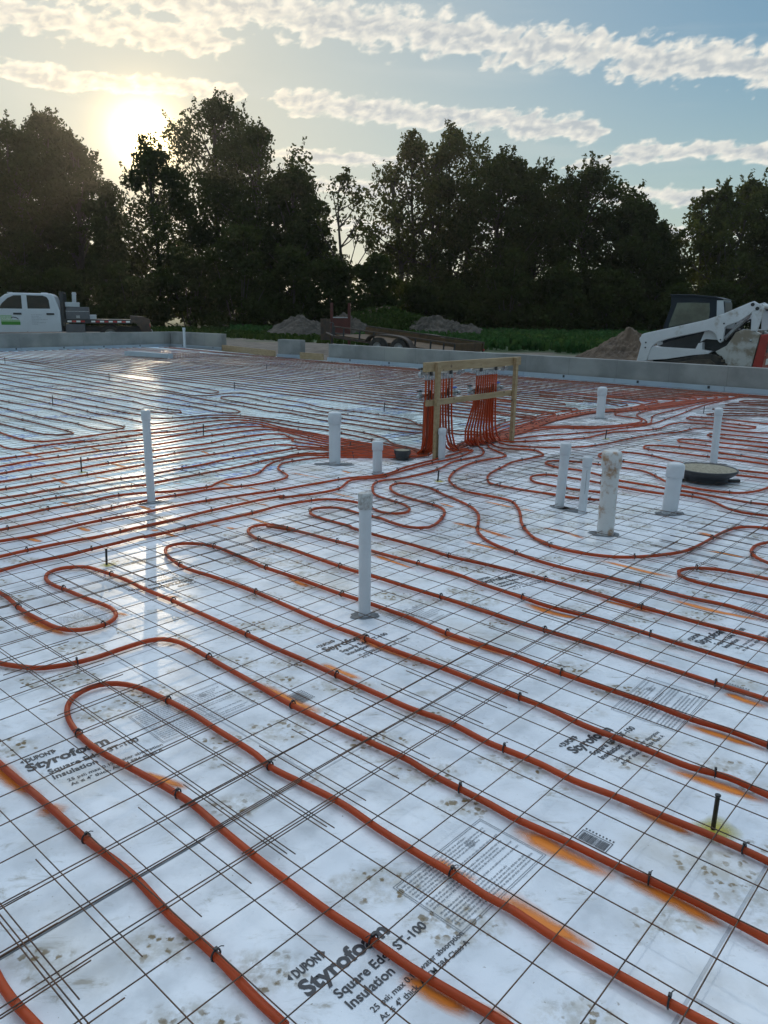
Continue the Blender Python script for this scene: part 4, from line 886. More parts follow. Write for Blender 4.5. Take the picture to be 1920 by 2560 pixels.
# ------------------------------------------------------------------ welded wire mesh sheets
def sheet(i0, i1, j0, j1, label, group=None, dz=0.0, dx=0.0, dy=0.0, seed=0):
    rnd = random.Random(seed); mb = MB(); TAIL = 0.55
    def pos(i, j):
        x, y = gw(i, j)
        x += dx; y += dy
        wob = 0.010 * noise.noise(Vector((x * 0.9 + seed, y * 0.9, 3.0)))
        z = 0.0315 + dz + 0.004 * noise.noise(Vector((x * 1.7, y * 1.7, seed)))
        return Vector((x + wob * CT, y + wob * ST, z))
    def wire(fn, lo, hi, zz):
        run = []
        n = int((hi - lo) / 1.0) + 1
        ts = [lo + (hi - lo) * k / n for k in range(n + 1)]
        for t in ts + [None]:
            p = fn(t) if t is not None else None
            ok = p is not None and inside(p.x, p.y, 0.12) and in_view(p.x, p.y, 1.2)
            if ok: run.append(p + Vector((0, 0, zz)))
            else:
                if len(run) > 1:
                    near = min(q.y for q in run)
                    mb.tube(run, 0.0018 if near < 5 else 0.0015, 6 if near < 4 else (4 if near < 9 else 3), near < 4)
                run = []
    for i in range(i0, i1 + 1):
        b = rnd.uniform(-0.05, 0.05); wire(lambda t: pos(i + b, t), j0 - TAIL, j1 + TAIL, 0.0)
    for j in range(j0, j1 + 1):
        b = rnd.uniform(-0.05, 0.05); wire(lambda t: pos(t, j + b), i0 - TAIL, i1 + TAIL, 0.0034)
    if not mb.v: return
    o = mb.build('wire_mesh_sheet', M['wire'])
    xs = [p[1] for p in mb.v]
    tag(o, label, 'wire mesh', 'welded wire mesh sheets on the floor')
SEAMS = {0: -3, -1: 2, -2: 12, -3: -8, -4: 6, -5: -12, -6: 9, -7: 0, -8: -6, -9: 11, 1: 8}
NEAR_LABELS = {(0, 0): 'rusty wire mesh sheet under the nearest orange tubes, covering the lower right foreground',
               (0, -1): 'rusty wire mesh sheet whose cut ends stick out in the bottom left corner',
               (-1, 0): 'wire mesh sheet beneath the tall white pipe standing in the middle foreground',
               (-1, -1): 'wire mesh sheet under the S-shaped tube bend at the left edge',
               (-2, 0): 'wire mesh sheet around the cluster of white pipes right of the manifold stand',
               (-2, -1): 'wire mesh sheet under the parallel tubes beside the tall left white pipe'}
for r_ in range(-10, 2):
    a = -3 + 14 * r_; s = SEAMS.get(r_, (r_ * 7) % 20 - 10)
    for c_ in range(-5, 6):
        j0 = s - 1 + 28 * c_; j1 = j0 + 29
        key = (r_, c_)
        lab = NEAR_LABELS.get(key, 'dark rusty wire mesh sheet lying farther back under rows of orange tubes')
        sheet(a, a + 16, j0, j1, lab, None, dz=0.0036 * ((r_ + c_) % 2), dx=0.010 * ((c_ % 3) - 1) + 0.012 * (r_ % 2), dy=0.008 * (r_ % 3 - 1), seed=r_ * 13 + c_ * 7)

# ------------------------------------------------------------------ manifold stand
FL, FR = Vector((0.54, 7.74, 0)), Vector((1.51, 8.88, 0))
FT = (FR - FL).normalized(); FA = math.atan2(FT.y, FT.x); FB = Vector((-FT.y, FT.x, 0)); FLEN = (FR - FL).length
stand = empty('manifold_stand', FL, FA); tag(stand, 'two-post wooden stand with top beam and lower rail, carrying the tube manifolds', 'wooden stand')
for x in (0.0, FLEN):
    mb = MB(); mb.cbox((x - 0.026, 0.0, 0.0), (x + 0.026, 0.042, 0.985), 0.003); mb.build('post', M['wood'], stand)
mb = MB(); mb.cbox((-0.17, 0.044, 0.897), (FLEN + 0.15, 0.084, 0.990), 0.003); mb.build('top_beam', M['wood'], stand)
mb = MB(); mb.cbox((-0.12, 0.044, 0.553), (FLEN + 0.02, 0.084, 0.612), 0.003); mb.build('lower_rail', M['wood'], stand)
def fp(s, back, z): p = FL + FT * s + FB * back; return Vector((p.x, p.y, z))
SLOTS = {}
def manifold(s0, n, pitch, z, back, key, label):
    root = empty('tube_manifold', fp(s0, back, z), FA); tag(root, label, 'manifold', 'manifolds on the wooden stand')
    L = pitch * (n - 1)
    mb = MB(); mb.cyl((-0.06, 0, 0), (L + 0.10, 0, 0), 0.019, 14); mb.build('header_pipe', M['brass'], root)
    for k in range(n):
        mb = MB(); mb.lathe([(0.0, 0.0), (0.013, 0.0), (0.013, -0.024), (0.010, -0.028), (0.0125, -0.032), (0.0125, -0.062), (0.0, -0.062)], (k * pitch, 0, -0.012), 10)
        mb.build('tube_fitting', M['steel'], root)
        SLOTS.setdefault(key, []).append((s0 + k * pitch, back, z - 0.070))
    for side, x in ((-1, -0.075), (1, L + 0.115)):
        v = MB(); v.cyl((x - 0.03, 0, 0), (x + 0.03, 0, 0), 0.022, 12); v.cyl((x, 0, -0.03), (x, 0, 0.035), 0.016, 12); v.lathe([(0.0, 0.0), (0.026, 0.0), (0.026, 0.018), (0.0, 0.018)], (x, 0, -0.045), 6)
        vb = v.build('valve', M['steel'], root)
        h = MB(); h.cbox((x - 0.045, -0.012, 0.037), (x + 0.03, 0.012, 0.052), 0.005); h.cyl((x, 0, 0.03), (x, 0, 0.056), 0.009, 8)
        h.build('valve_handle', M['blue_handle'] if z < 0.75 and side == 1 else M['black_plastic'], vb)
        g = MB(); g.lathe([(0.0, -0.014), (0.02, -0.014), (0.024, -0.006), (0.024, 0.01), (0.0, 0.01)], (x + side * 0.05, -0.02, -0.012), 14, 'y'); g.build('gauge', M['steel'], vb)
    for x in (L * 0.12, L * 0.88):
        b = MB(); b.cbox((x - 0.02, -0.030, -0.03), (x + 0.02, -0.022, 0.045), 0.003); b.build('bracket', M['black_plastic'], root)
manifold(-0.055, 10, 0.050, 0.880, 0.128, 'UL', 'metal manifold under the left half of the top beam')
manifold(0.865, 10, 0.044, 0.880, 0.128, 'UR', 'metal manifold under the right half of the top beam')
manifold(-0.03, 10, 0.046, 0.655, 0.160, 'LL', 'lower metal manifold with a blue valve handle, behind the left part of the lower rail')
manifold(0.865, 10, 0.042, 0.655, 0.160, 'LR', 'lower metal manifold with a blue valve handle, behind the right part of the lower rail')

# ------------------------------------------------------------------ heating tubes
TR, TZ = 0.0106, 0.0175
tie_mb = MB(); tie_mb.tube([Vector((0, 0.0132 * math.cos(2 * math.pi * k / 12), 0.004 + 0.0152 * math.sin(2 * math.pi * k / 12))) for k in range(13)], 0.0026, 5, False)
tie_mb.cbox((-0.004, -0.004, 0.016), (0.004, 0.006, 0.024), 0.001); tie_mb.tube([(0, 0.004, 0.020), (0.003, 0.013, 0.022), (0.005, 0.020, 0.018)], 0.0014, 4)
_tie0 = tie_mb.build('cable_tie', M['tie']); TIE = _tie0.data; bpy.data.objects.remove(_tie0)
TG = 'orange heating tubes on the floor'
def heat_tube(floor_pts, label, riser=None, far=False, step=0.06, ties=True, group=TG, seed=0, cat='heating tube'):
    rnd = random.Random(seed)
    near = min(p[1] for p in floor_pts)
    st = 0.035 if near < 3 else (0.06 if near < 8 else 0.16)
    pts = [Vector((p[0], p[1], TZ)) for p in floor_pts]
    if riser:
        s, back, z = riser
        foot = pts[0]; cs = 0.17 if s < 0.6 else 1.06
        fan = (s - cs) * (0.15 if s < 0.6 else 0.55) + (0.02 if s < 0.6 else -0.07)
        base = fp(s + fan, back, 0); base.z = 0
        d = Vector((foot.x - base.x, foot.y - base.y, 0)); L = d.length; d = d / max(L, 1e-6)
        rr = min(0.20, L * 0.6)
        up = [fp(s, back, z), fp(s, back, z - 0.10), fp(s + fan * 0.30, back, 0.38), fp(s + fan * 0.75, back, 0.21), base + d * rr * 0.30 + Vector((0, 0, 0.085)), base + d * rr + Vector((0, 0, TZ + 0.003))]
        if L > 0.5: up.append(base + d * (rr + L) * 0.5 + Vector((0, 0, TZ)))
        pts = up + pts
    C_ = catmull(pts, st)
    keep = C_
    if riser is None:
        keep = [p for p in C_ if inside(p.x, p.y, 0.05)]
    for k, p in enumerate(keep):
        if p.z < 0.03: p.z = TZ + 0.003 * noise.noise(Vector((p.x * 2.3, p.y * 2.3, seed * 1.7)))
    mb = MB(); ny = 12 if near < 3.2 else (8 if near < 9 else 5)
    mb.tube(keep, TR, ny)
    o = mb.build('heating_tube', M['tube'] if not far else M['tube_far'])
    tag(o, label, cat, group)
    if ties:
        acc = rnd.random() * 0.4; nxt = acc; dist = 0; cnt = 0
        for k in range(1, len(keep) - 1):
            dist += (keep[k] - keep[k - 1]).length
            if dist > nxt:
                p = keep[k]
                nxt = dist + (0.52 + 0.3 * rnd.random()) * (1 if p.y < 9 else 1.6)
                if p.z > 0.05 or not in_view(p.x, p.y, 0.3) or p.y > 12.5 or cnt > 95: continue
                d = keep[k + 1] - keep[k - 1]
                t = bpy.data.objects.new('cable_tie', TIE); COL.objects.link(t); t.parent = o
                t.location = p + Vector((0, 0, -0.001)); t.rotation_euler = (0, 0, math.atan2(d.y, d.x) + rnd.uniform(-0.25, 0.25)); cnt += 1
    return o
LAB = {
 'corner': 'orange tube cutting across the bottom left corner of the view',
 'first': 'orange tube running straight down past the bent wire ends in the left foreground',
 'bend_near': 'orange tube making the big rounded U-turn in the left foreground',
 'long_near': 'orange tube waving in from the left edge just above the big foreground U-turn',
 's_loop': 'orange tube forming an S-shaped double bend near the left edge',
 'hairpin_front': 'orange hairpin tube passing closest in front of the tall white foreground pipe',
 'hairpin_middle': 'orange hairpin tube running behind the base of the tall white foreground pipe',
 'loop_behind': 'orange tube with a wavy double loop just behind the tall white foreground pipe',
 'entry_a': 'nearest orange tube of the left group, bending in an S beside the speckled cap',
 'entry_b': 'second nearest orange tube of the left group, kinking at the second short white pipe',
 'entry_c': 'third orange tube from the near side of the left group, running straight to the stand',
 'entry_d': 'orange tube from the left with a sharp kink left of the wide white pipe',
 'entry_e': 'orange tube from the tall left white pipe base, swerving up to the bundle',
 'entry_f': 'orange tube just above the base of the tall left white pipe',
 'entry_g': 'orange tube crossing behind the tall left white pipe, a little below its middle',
 'entry_h': 'orange tube crossing behind the middle of the tall left white pipe',
 'entry_i': 'orange tube bowing over towards the bundle, above the yellow painted stake',
 'entry_j': 'orange tube bowing towards the bundle just past the yellow painted stake',
 'entry_k': 'orange tube in the middle of the bowed left group crossing behind the white pipe',
 'entry_l': 'upper orange tube of the bowed left group, straight to the left edge',
 'entry_m': 'orange tube turning sharply at the left edge into the bowed group',
 'entry_n': 'orange tube with the wide rounded turn at far left feeding the bowed group',
 'row_p': 'orange tube joining the left bundle second from the top, behind the tall left cap',
 'row_q': 'topmost orange tube of the left bundle, joining it next to the black drain cup',
 'pair_1': 'orange hairpin tube with its pointed end nearest the left edge',
 'pair_2': 'orange hairpin tube ending just left of the tall left white pipe',
 'pair_3': 'orange hairpin tube ending just right of the tall left white pipe cap',
 'pair_4': 'orange hairpin tube ending left of where the bundle starts to bow',
 'row_r': 'long orange tube looping back left of the manifold stand',
 'row_s': 'long orange tube crossing between two opposite hairpin ends in the far left',
 'row_t': 'farthest hand-bent orange hairpin in the left field, beside a black stake',
 'wave_a': 'orange tube waving widely from the stand, then sweeping in front of the white pipe cluster',
 'wave_b': 'orange tube with a U-turn hidden behind the large rust-stained pipe',
 'wave_c': 'orange tube running from the stand to the right just past the slim right white pipe',
 'wave_d': 'orange tube from the stand making a hairpin behind the slim right white pipe',
 'wave_e': 'orange tube running straight from the stand to the long wall at far right',
 'wave_f': 'orange tube bending back beside the far white pipe and on to the long wall',
 'wave_g': 'orange tube with an open S bend right of the far white pipe',
 'wave_h': 'orange tube wrapping tightly round the right side of the far white pipe',
 'wave_i': 'orange tube of the thick bundle passing behind the far white pipe, turning back last',
 'wave_j': 'orange tube of the thick bundle turning back right beside the far white pipe',
 'back_1': 'first orange tube to turn back left out of the bundle right of the stand',
 'back_2': 'second orange tube to turn back left out of the bundle right of the stand',
 'back_3': 'third orange tube to turn back left, halfway between the stand and the far white pipe',
 'tip_a': 'orange hairpin end just behind the far white pipe',
 'right_1': 'orange hairpin passing behind the round black basin, end hidden by the large stained pipe',
 'right_2': 'orange tube curving round the front of the round black basin',
 'right_3': 'orange hairpin tube with its end left of the slim right white pipe, nearest the basin',
 'right_4': 'second orange hairpin left of the slim right white pipe, counted from the basin',
 'right_5': 'short-ended orange hairpin starting beside the slim right white pipe',
 'right_6': 'orange hairpin at far right level with the cap of the slim right pipe',
 'right_7': 'orange hairpin at far right just above the cap of the slim right pipe',
 'right_8': 'orange hairpin at far right with its end left above the slim pipe cap',
 'right_9': 'orange hairpin closest to the long wall at the right edge',
 'edge_loop': 'small orange loop at the right edge below the basin',
 'edge_hairpin': 'orange hairpin tube at the right edge in front of the white pipe cluster'}
RIS = {}
left_slots = [x for pair in zip(SLOTS['UL'], SLOTS['LL']) for x in pair]
right_slots = [x for pair in zip(SLOTS['UR'], SLOTS['LR']) for x in pair]
for k, n in enumerate(['entry_n', 'row_q', 'row_p', 'entry_m', 'entry_l', 'entry_k', 'entry_j', 'entry_i', 'entry_h', 'entry_g', 'entry_f', 'entry_e', 'entry_d', 'entry_c', 'entry_b']): RIS[n] = left_slots[k]
for k, n in enumerate(['row_s', 'row_r', 'back_3', 'back_2', 'back_1']): RIS[n] = left_slots[15 + k]
for k, n in enumerate(['wave_j', 'wave_i', None, None, None, 'wave_h', None, 'wave_g', None, 'entry_a', None, 'wave_a', None, 'wave_f', None, 'wave_b', 'wave_e', 'wave_c', None, 'wave_d']):
    if n: RIS[n] = right_slots[k]
    else: RIS.setdefault('free', []).append(right_slots[k])
for k, (n, pts) in enumerate(TUBES.items()):
    ris = RIS.get(n)
    P = list(pts)
    if ris and (n.startswith('entry') or n.startswith('row')): P = P[::-1]
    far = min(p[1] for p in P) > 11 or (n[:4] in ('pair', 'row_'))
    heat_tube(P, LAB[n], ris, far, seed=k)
def rowb(n):
    B = ROWB
    if n <= B[0][0]: return B[0][1]
    for (a, ta), (b, tb) in zip(B, B[1:]):
        if n <= b: return ta + (tb - ta) * (n - a) / (b - a)
    return B[-1][1]
# more tubes of the thick bundle, turning back one after another towards the long wall
mates = RIS['free']
for k, sl in enumerate(mates):
    base = TUBES['wave_i'][:6]; o_ = 0.024 * (k + 1)
    P = []
    for q, p in enumerate(base):
        a = Vector(base[max(0, q - 1)]); b = Vector(base[min(len(base) - 1, q + 1)]); d = (b - a).normalized(); P.append((p[0] + d.y * o_ * 0.6, p[1] - d.x * o_ * 0.6))
    n_ = 13.2 + 0.30 * k; tip = nt2(n_, rowb(n_) + 0.1)
    P += [((P[-1][0] + tip[0]) / 2, (P[-1][1] + tip[1]) / 2 - 0.1), tip, nt2(n_ - 0.12, rowb(n_) - 0.2), nt2(n_ - 0.13, rowb(n_) - 1.5)]
    heat_tube(P, 'orange tube in the thick bundle fanning out from the stand towards the long wall', sl, seed=200 + k)
# straight hairpins filling the far left part of the floor
n = 8.72; k = 0
def left_t(n_):
    # where the row meets the left wall
    for q in range(0, 500):
        t = -34 + q * 0.05
        x, y = nt2(n_, t)
        if left_side(x, y) > 0.35: return t
    return -30
while n < 15.1:
    te = rowb(n) - 0.15 * random.random(); P = []
    def rowpts(nn, t0, t1):
        m = max(2, int(abs(t1 - t0) / 1.1)); out = []
        for q in range(m + 1):
            t = t0 + (t1 - t0) * q / m; a = nn + 0.035 * noise.noise(Vector((t * 0.35, nn * 3.1, 1.0)))
            out.append(nt2(a, t))
        return out
    g = 0.30
    P = rowpts(n, left_t(n), te - 0.25) + [nt2(n + 0.03, te - 0.08), nt2(n + g / 2, te), nt2(n + g - 0.03, te - 0.08)] + rowpts(n + g, te - 0.25, left_t(n + g))
    P = [p for p in P if in_view(p[0], p[1], 3.0)]
    heat_tube(P, 'rust-orange tube running in straight parallel rows across the far left of the floor', None, True, ties=False, seed=300 + k)
    n += 0.61; k += 1
for k, o_ in enumerate((0.75, 0.52, 0.30)):
    P = []
    for q in range(34):
        t = -28.2 + q * 0.98; P.append(nt2(nlim(t) - o_ + 0.02 * noise.noise(Vector((q * 0.5, o_ * 5, 0))), t))
    heat_tube([p for p in P if in_view(*p, 3)], ['innermost', 'middle', 'outermost'][k] + ' of three orange tubes following the foot of the long concrete wall', None, True, ties=False, seed=400 + k)
for k in range(3):
    n_ = 15.5 + 0.31 * k; te = -18.0 - (n_ + 1.05 - 15.95) / 1.05 * 10.9
    if te - left_t(n_) < 1: continue
    heat_tube(rowpts(n_, left_t(n_), te), 'rust-orange tube running in straight parallel rows across the far left of the floor', None, True, ties=False, seed=420 + k)

# ------------------------------------------------------------------ white pipes
def standpipe(p, r, h, label, m='pvc', capm=None, cap='round', lean=(0, 0), cut=None, cat='plastic pipe', caplen=None, cr=1.16):
    root = empty('stand_pipe', (p[0], p[1], 0), 0, (math.atan(-lean[1] / h), math.atan(lean[0] / h), 0)); tag(root, label, cat, 'capped white stand pipes')
    cl = caplen or r * 1.5
    mb = MB(); mb.lathe([(r, -0.03), (r, h - cl * 0.6)], n=28); mb.build('pipe_body', M[m], root)
    R_ = r * cr; z0 = h - cl
    if cap == 'round': prof = [(r, z0 - 0.002), (R_, z0), (R_, h - r * 0.55), (R_ * 0.96, h - r * 0.34), (R_ * 0.82, h - r * 0.15), (R_ * 0.5, h - r * 0.03), (0.0, h)]
    else: prof = [(r, z0 - 0.002), (R_, z0), (R_, h - 0.008), (R_ * 0.94, h), (0.0, h)]
    mb = MB(); mb.lathe(prof, n=28); mb.build('pipe_cap', M[capm or m], root)
    if cut: cutout(p, cut[0], cut[1], cut[2])
    return root
standpipe((-0.09, 3.53), 0.0302, 0.625, 'tall white pipe with speckled cap standing alone in the middle foreground', capm='pvc_speckle', cap='flat', cut=(0.085, 0.06, 0.3), caplen=0.075)
standpipe((-1.815, 5.75), 0.0302, 0.725, 'tall slim white pipe standing among the parallel tubes at left', cap='flat', cut=(0.12, 0.05, 0.6), caplen=0.075, lean=(0.0, 0.0))
standpipe((-0.495, 7.42), 0.057, 0.525, 'wide white pipe with a stained ribbed cap, left of the drain cup', cap='round', cut=(0.24, 0.10, 0.0), caplen=0.12)
standpipe((-0.068, 6.99), 0.0445, 0.31, 'short white pipe between the wide white pipe and the black drain cup', cap='flat', cut=(0.09, 0.05, 0.8), caplen=0.085)
standpipe((0.585, 7.72), 0.0365, 0.335, 'short slim white pipe standing against the left post of the wooden stand', cap='round', caplen=0.07)
standpipe((1.375, 5.79), 0.036, 0.51, 'white pipe with dirty flat cap, leftmost of the right cluster', cap='flat', lean=(0.018, 0.0), cut=(0.10, 0.06, -0.6), caplen=0.09)
sp = standpipe((1.512, 5.62), 0.031, 0.435, 'slim white pipe with a dark printed line between two others of the cluster', cap='flat', lean=(0.01, 0.0), caplen=0.07)
mb = MB()
for q in range(24):
    a = R(262 + (q % 2) * 2.0); z = 0.16 + q * 0.0075
    mb.add([(0.0313 * math.cos(a + da), 0.0313 * math.sin(a + da), z + dz) for da, dz in ((-0.06, 0), (0.06, 0), (0.06, 0.006), (-0.06, 0.006))], [(0, 1, 2, 3)])
mb.build('printed_line', M['ink_grey'], sp)
cutout((1.45, 5.71), 0.17, 0.07, R(-45))
standpipe((1.53, 5.05), 0.057, 0.59, 'large rust-stained white pipe with domed cap, front of the right cluster', m='pvc_rust', cap='round', cut=(0.13, 0.085, 0.0), caplen=0.12, cr=1.18)
standpipe((2.19, 5.65), 0.057, 0.40, 'fat short white pipe with a clean domed cap, left of the round black basin', cap='round', cut=(0.14, 0.09, 0.2), caplen=0.115, cr=1.15, lean=(0.012, 0.0))
standpipe((3.38, 7.70), 0.036, 0.58, 'slim tall white pipe just behind the round black basin', cap='round', cut=(0.16, 0.06, 0.0), caplen=0.08, lean=(-0.012, 0.0))
standpipe((3.16, 11.18), 0.062, 0.465, 'white pipe standing far back near the long wall, inside a loop of tubes', cap='round', cut=(0.14, 0.1, 0.0), caplen=0.12, cr=1.12)
standpipe((-8.07, 31.1), 0.05, 0.80, 'thin white pipe standing against the wall in the far left corner', cap='flat', caplen=0.1)

# black basin and drain cup
b = empty('basin', (2.955, 6.86, 0)); tag(b, 'round black basin with a gravel-covered lid, set in the floor at right', 'basin')
mb = MB(); mb.lathe([(0.19, -0.02), (0.195, 0.03), (0.205, 0.050), (0.258, 0.088), (0.270, 0.105), (0.272, 0.122), (0.264, 0.126), (0.255, 0.117)], n=44); mb.build('basin_body', M['black_plastic'], b)
mb = MB(); N = 36; prof = [(0.258, 0.116), (0.22, 0.121), (0.17, 0.124), (0.11, 0.126), (0.05, 0.127), (0.0, 0.1275)]; mb.lathe(prof, n=N); mb.build('gravel_cover', M['gravel'], b)
for lo, hi in (((0.19, -0.06, 0.0), (0.30, -0.02, 0.03)), ((-0.30, -0.04, 0.0), (-0.2, -0.01, 0.025))):
    mb = MB(); mb.cbox(lo, hi, 0.01); mb.build('flange_tab', M['black_plastic'], b)
cutout((2.955, 6.86), 0.22, 0.20, 0)
b = empty('drain_cup', (0.18, 7.72, 0)); tag(b, 'small black drain cup with a dirt-covered top beside the tube bundle', 'drain')
mb = MB(); mb.lathe([(0.066, -0.02), (0.07, 0.045), (0.084, 0.066), (0.086, 0.098), (0.090, 0.102), (0.080, 0.104), (0.078, 0.098)], n=32); mb.build('cup_body', M['black_plastic'], b)
mb = MB(); mb.lathe([(0.079, 0.098), (0.05, 0.104), (0.0, 0.106)], n=24); mb.build('dirt_cover', M['gravel'], b)
cutout((0.18, 7.72), 0.14, 0.09, 0)

# black screed stakes
STAKES = [(-2.80, 6.88, .14, 'black stake in yellow paint among the parallel tubes, left of the tall left pipe', 1), (-5.17, 11.83, .16, 'black stake between hairpin tubes at left', 0), (-5.83, 16.18, .17, 'black stake far back in the middle of the left tube field', 0),
          (-10.27, 20.8, .18, 'black stake at the left edge below the concrete wall', 0), (-2.19, 9.09, .14, 'black stake standing in the bowed tubes right of the tall left pipe', 0), (-2.91, 14.75, .14, 'black stake beside two opposite hairpin ends', 0),
          (0.48, 6.69, .10, 'black stake in yellow paint in front of the left post of the stand', 1), (-0.02, 11.63, .14, 'black stake behind the wide white pipe, left of the stand', 0), (-0.59, 17.43, .17, 'black stake between the stand and the long wall', 0),
          (-3.08, 19.87, .15, 'black stake far back below the wooden form board', 0), (2.71, 9.28, .11, 'black stake in yellow paint right of the wooden stand', 1), (5.01, 11.99, .11, 'black stake at far right left of the slim pipe cap', 0),
          (-1.63, 4.25, .10, 'black stake with a little yellow paint above the S-shaped tube', 1), (0.98, 1.93, .115, 'nearest black stake in bright yellow paint at lower right', 2)]
for (x, y, h, lab, yel) in STAKES:
    mb = MB(); r_ = 0.0068; mb.lathe([(r_, -0.02), (r_, h - 0.004), (r_ * 1.25, h - 0.004), (r_ * 1.25, h), (0, h)], n=10)
    o = mb.build('steel_stake', M['stake']); o.location = (x, y, 0); o.rotation_euler = (0.04 * random.uniform(-1, 1), 0.05 + 0.03 * random.uniform(-1, 1), 0)
    tag(o, lab, 'stake', 'black screed stakes')
    if yel: paint_blob((x + 0.01, y - 0.005), 0.075 if yel == 2 else 0.055, M['yellow_paint'])

# loose foam length on the far floor
o = MB(); o.prism([(-1.16, 0.0), (1.16, 0.0), (1.16, 0.15), (-1.16, 0.15)], -0.09, 0.09, 0.012)
o = o.build('foam_length', M['foam_grey']); o.location = (-7.52, 24.45, 0.024); o.rotation_euler = (0, 0, math.atan2(-1.45, 1.83)); tag(o, 'long grey foam block lying loose on the far floor', 'foam block')

# ------------------------------------------------------------------ dirt heaps and field
def heap(name, c, rx, ry, h, ang, label, m, cat, seed, rough=0.18, ridge=None):
    n = 72; vs = []; fs = []
    for a in range(n + 1):
        for b in range(n + 1):
            u, v = a / n * 2 - 1, b / n * 2 - 1
            d = math.hypot(u, v)
            w = (max(0.0, 1 - d) ** 0.85 if ridge is None else max(0.0, 1 - d ** 2.2) ** 0.9)
            w *= 1 + 0.5 * noise.noise(Vector((u * 1.7, v * 1.7, seed))) + rough * noise.noise(Vector((u * 6, v * 6, seed))) + rough * 0.6 * noise.noise(Vector((u * 15, v * 15, seed))) + rough * 0.35 * noise.noise(Vector((u * 34, v * 34, seed)))
            vs.append((u * rx, v * ry, h * (w if ridge is None else w * 0.72) - 0.04))
    for a in range(n):
        for b in range(n): k = a * (n + 1) + b; fs.append((k, k + n + 1, k + n + 2, k + 1))
    mb = MB(); mb.add(vs, fs, False)
    o = mb.build(name, m); o.location = (c[0], c[1], 0.04); o.rotation_euler = (0, 0, ang); tag(o, label, cat)
    return o
heap('dirt_pile', (6.95, 22.4), 1.9, 1.9, 1.05, 0.2, 'brown dirt pile beside the white track loader', M['dirt'], 'dirt pile', 3.1)
heap('dirt_pile', (-4.7, 45), 2.7, 2.6, 1.30, 0.0, 'pale dirt pile left of the red frame, in front of the trees', M['dirt_pale'], 'dirt pile', 8.4, 0.25, 1)
heap('dirt_pile', (-2.6, 45.5), 1.9, 2.0, 1.55, 0.0, 'pale dirt pile directly behind the red frame', M['dirt_pale'], 'dirt pile', 4.4, 0.25, 1)
heap('dirt_pile', (3.3, 47.2), 3.2, 2.4, 1.35, -0.1, 'pale dirt pile with weedy top at the right end of the mound', M['dirt_pale'], 'dirt pile', 12.2, 0.32, 1)
heap('weedy_mound', (0.2, 49.2), 5.6, 3.4, 1.7, 0.0, 'long mound overgrown with green weeds behind the trailer', M['weed_ground'] if 'weed_ground' in M else M['dirt'], 'mound', 15.7, 0.2)

def leaf_patch(name, pts, m, smin, smax, label, cat, seed, upright=0.5):
    rnd = random.Random(seed); vs = []; fs = []; tone = []
    for (x, y, z) in pts:
        s = rnd.uniform(smin, smax); a = rnd.uniform(0, 6.283); t = rnd.gauss(0, 0.7) * upright + (1 - upright) * 0.3
        ax = Vector((math.cos(a), math.sin(a), 0)); up = Vector((-math.sin(a) * math.sin(t), math.cos(a) * math.sin(t), math.cos(t)))
        p = Vector((x, y, z)); k = len(vs)
        vs += [p - ax * s * 0.35, p + ax * s * 0.35, p + ax * s * 0.3 + up * s, p - ax * s * 0.3 + up * s * 0.9]
        fs.append((k, k + 1, k + 2, k + 3)); tone.append(rnd.random())
    mb = MB(); mb.add(vs, fs)
    o = mb.build(name, m, None, ('tone', tone, 'FACE')); o['label'] = label; o['category'] = cat; stuff(o)
    return o
rnd = random.Random(5); pts = []
for k in range(42000):
    y = 27 + (rnd.random() ** 1.5) * 37; x = rnd.uniform(-0.2, 0.60) * y
    nn = WN[0] * x + WN[1] * y
    if nn < 25.5 + 3 * noise.noise(Vector((x * 0.2, y * 0.2, 0))): continue
    if x < -1 + 2 * noise.noise(Vector((x * 0.3, y * 0.3, 4))) and y < 50: continue
    row = math.sin(nn * 2 * math.pi / 0.76)
    if row < -0.2: continue
    pts.append((x, y, gheight(x, y) + rnd.uniform(0.02, 0.26)))
leaf_patch('crop_field', pts, M['crop'], 0.14, 0.30, 'low green leafy crop field between the wall and the trees', 'crop', 1)
pts = []
for k in range(16000):
    y = rnd.uniform(31, 62); x = rnd.uniform(-0.56, 0.1) * y
    nn = WN[0] * x + WN[1] * y
    if left_side(x, y) < 0 and y < 37 and rnd.random() < 0.6: continue
    if nn < 24 or noise.noise(Vector((x * 0.25, y * 0.25, 9))) < -0.15: continue
    pts.append((x, y, gheight(x, y)))
leaf_patch('rough_grass', pts, M['weed'], 0.12, 0.34, 'rough green grass behind the far corner of the walls', 'grass', 2, 0.7)
pts = []
for k in range(15000):
    u, v = rnd.uniform(-1, 1), rnd.uniform(-1, 1)
    if math.hypot(u, v) > 1: continue
    x, y = 0.2 + u * 5.6, 49.2 + v * 3.4
    pts.append((x, y, 1.5 * max(0, 1 - math.hypot(u, v)) ** 0.85 * (1 + 0.3 * noise.noise(Vector((u * 1.7, v * 1.7, 15.7)))) + rnd.uniform(-0.1, 0.2)))
leaf_patch('weeds', pts, M['weed'], 0.15, 0.36, 'tall weeds covering the long mound behind the trailer', 'weeds', 3, 0.6)

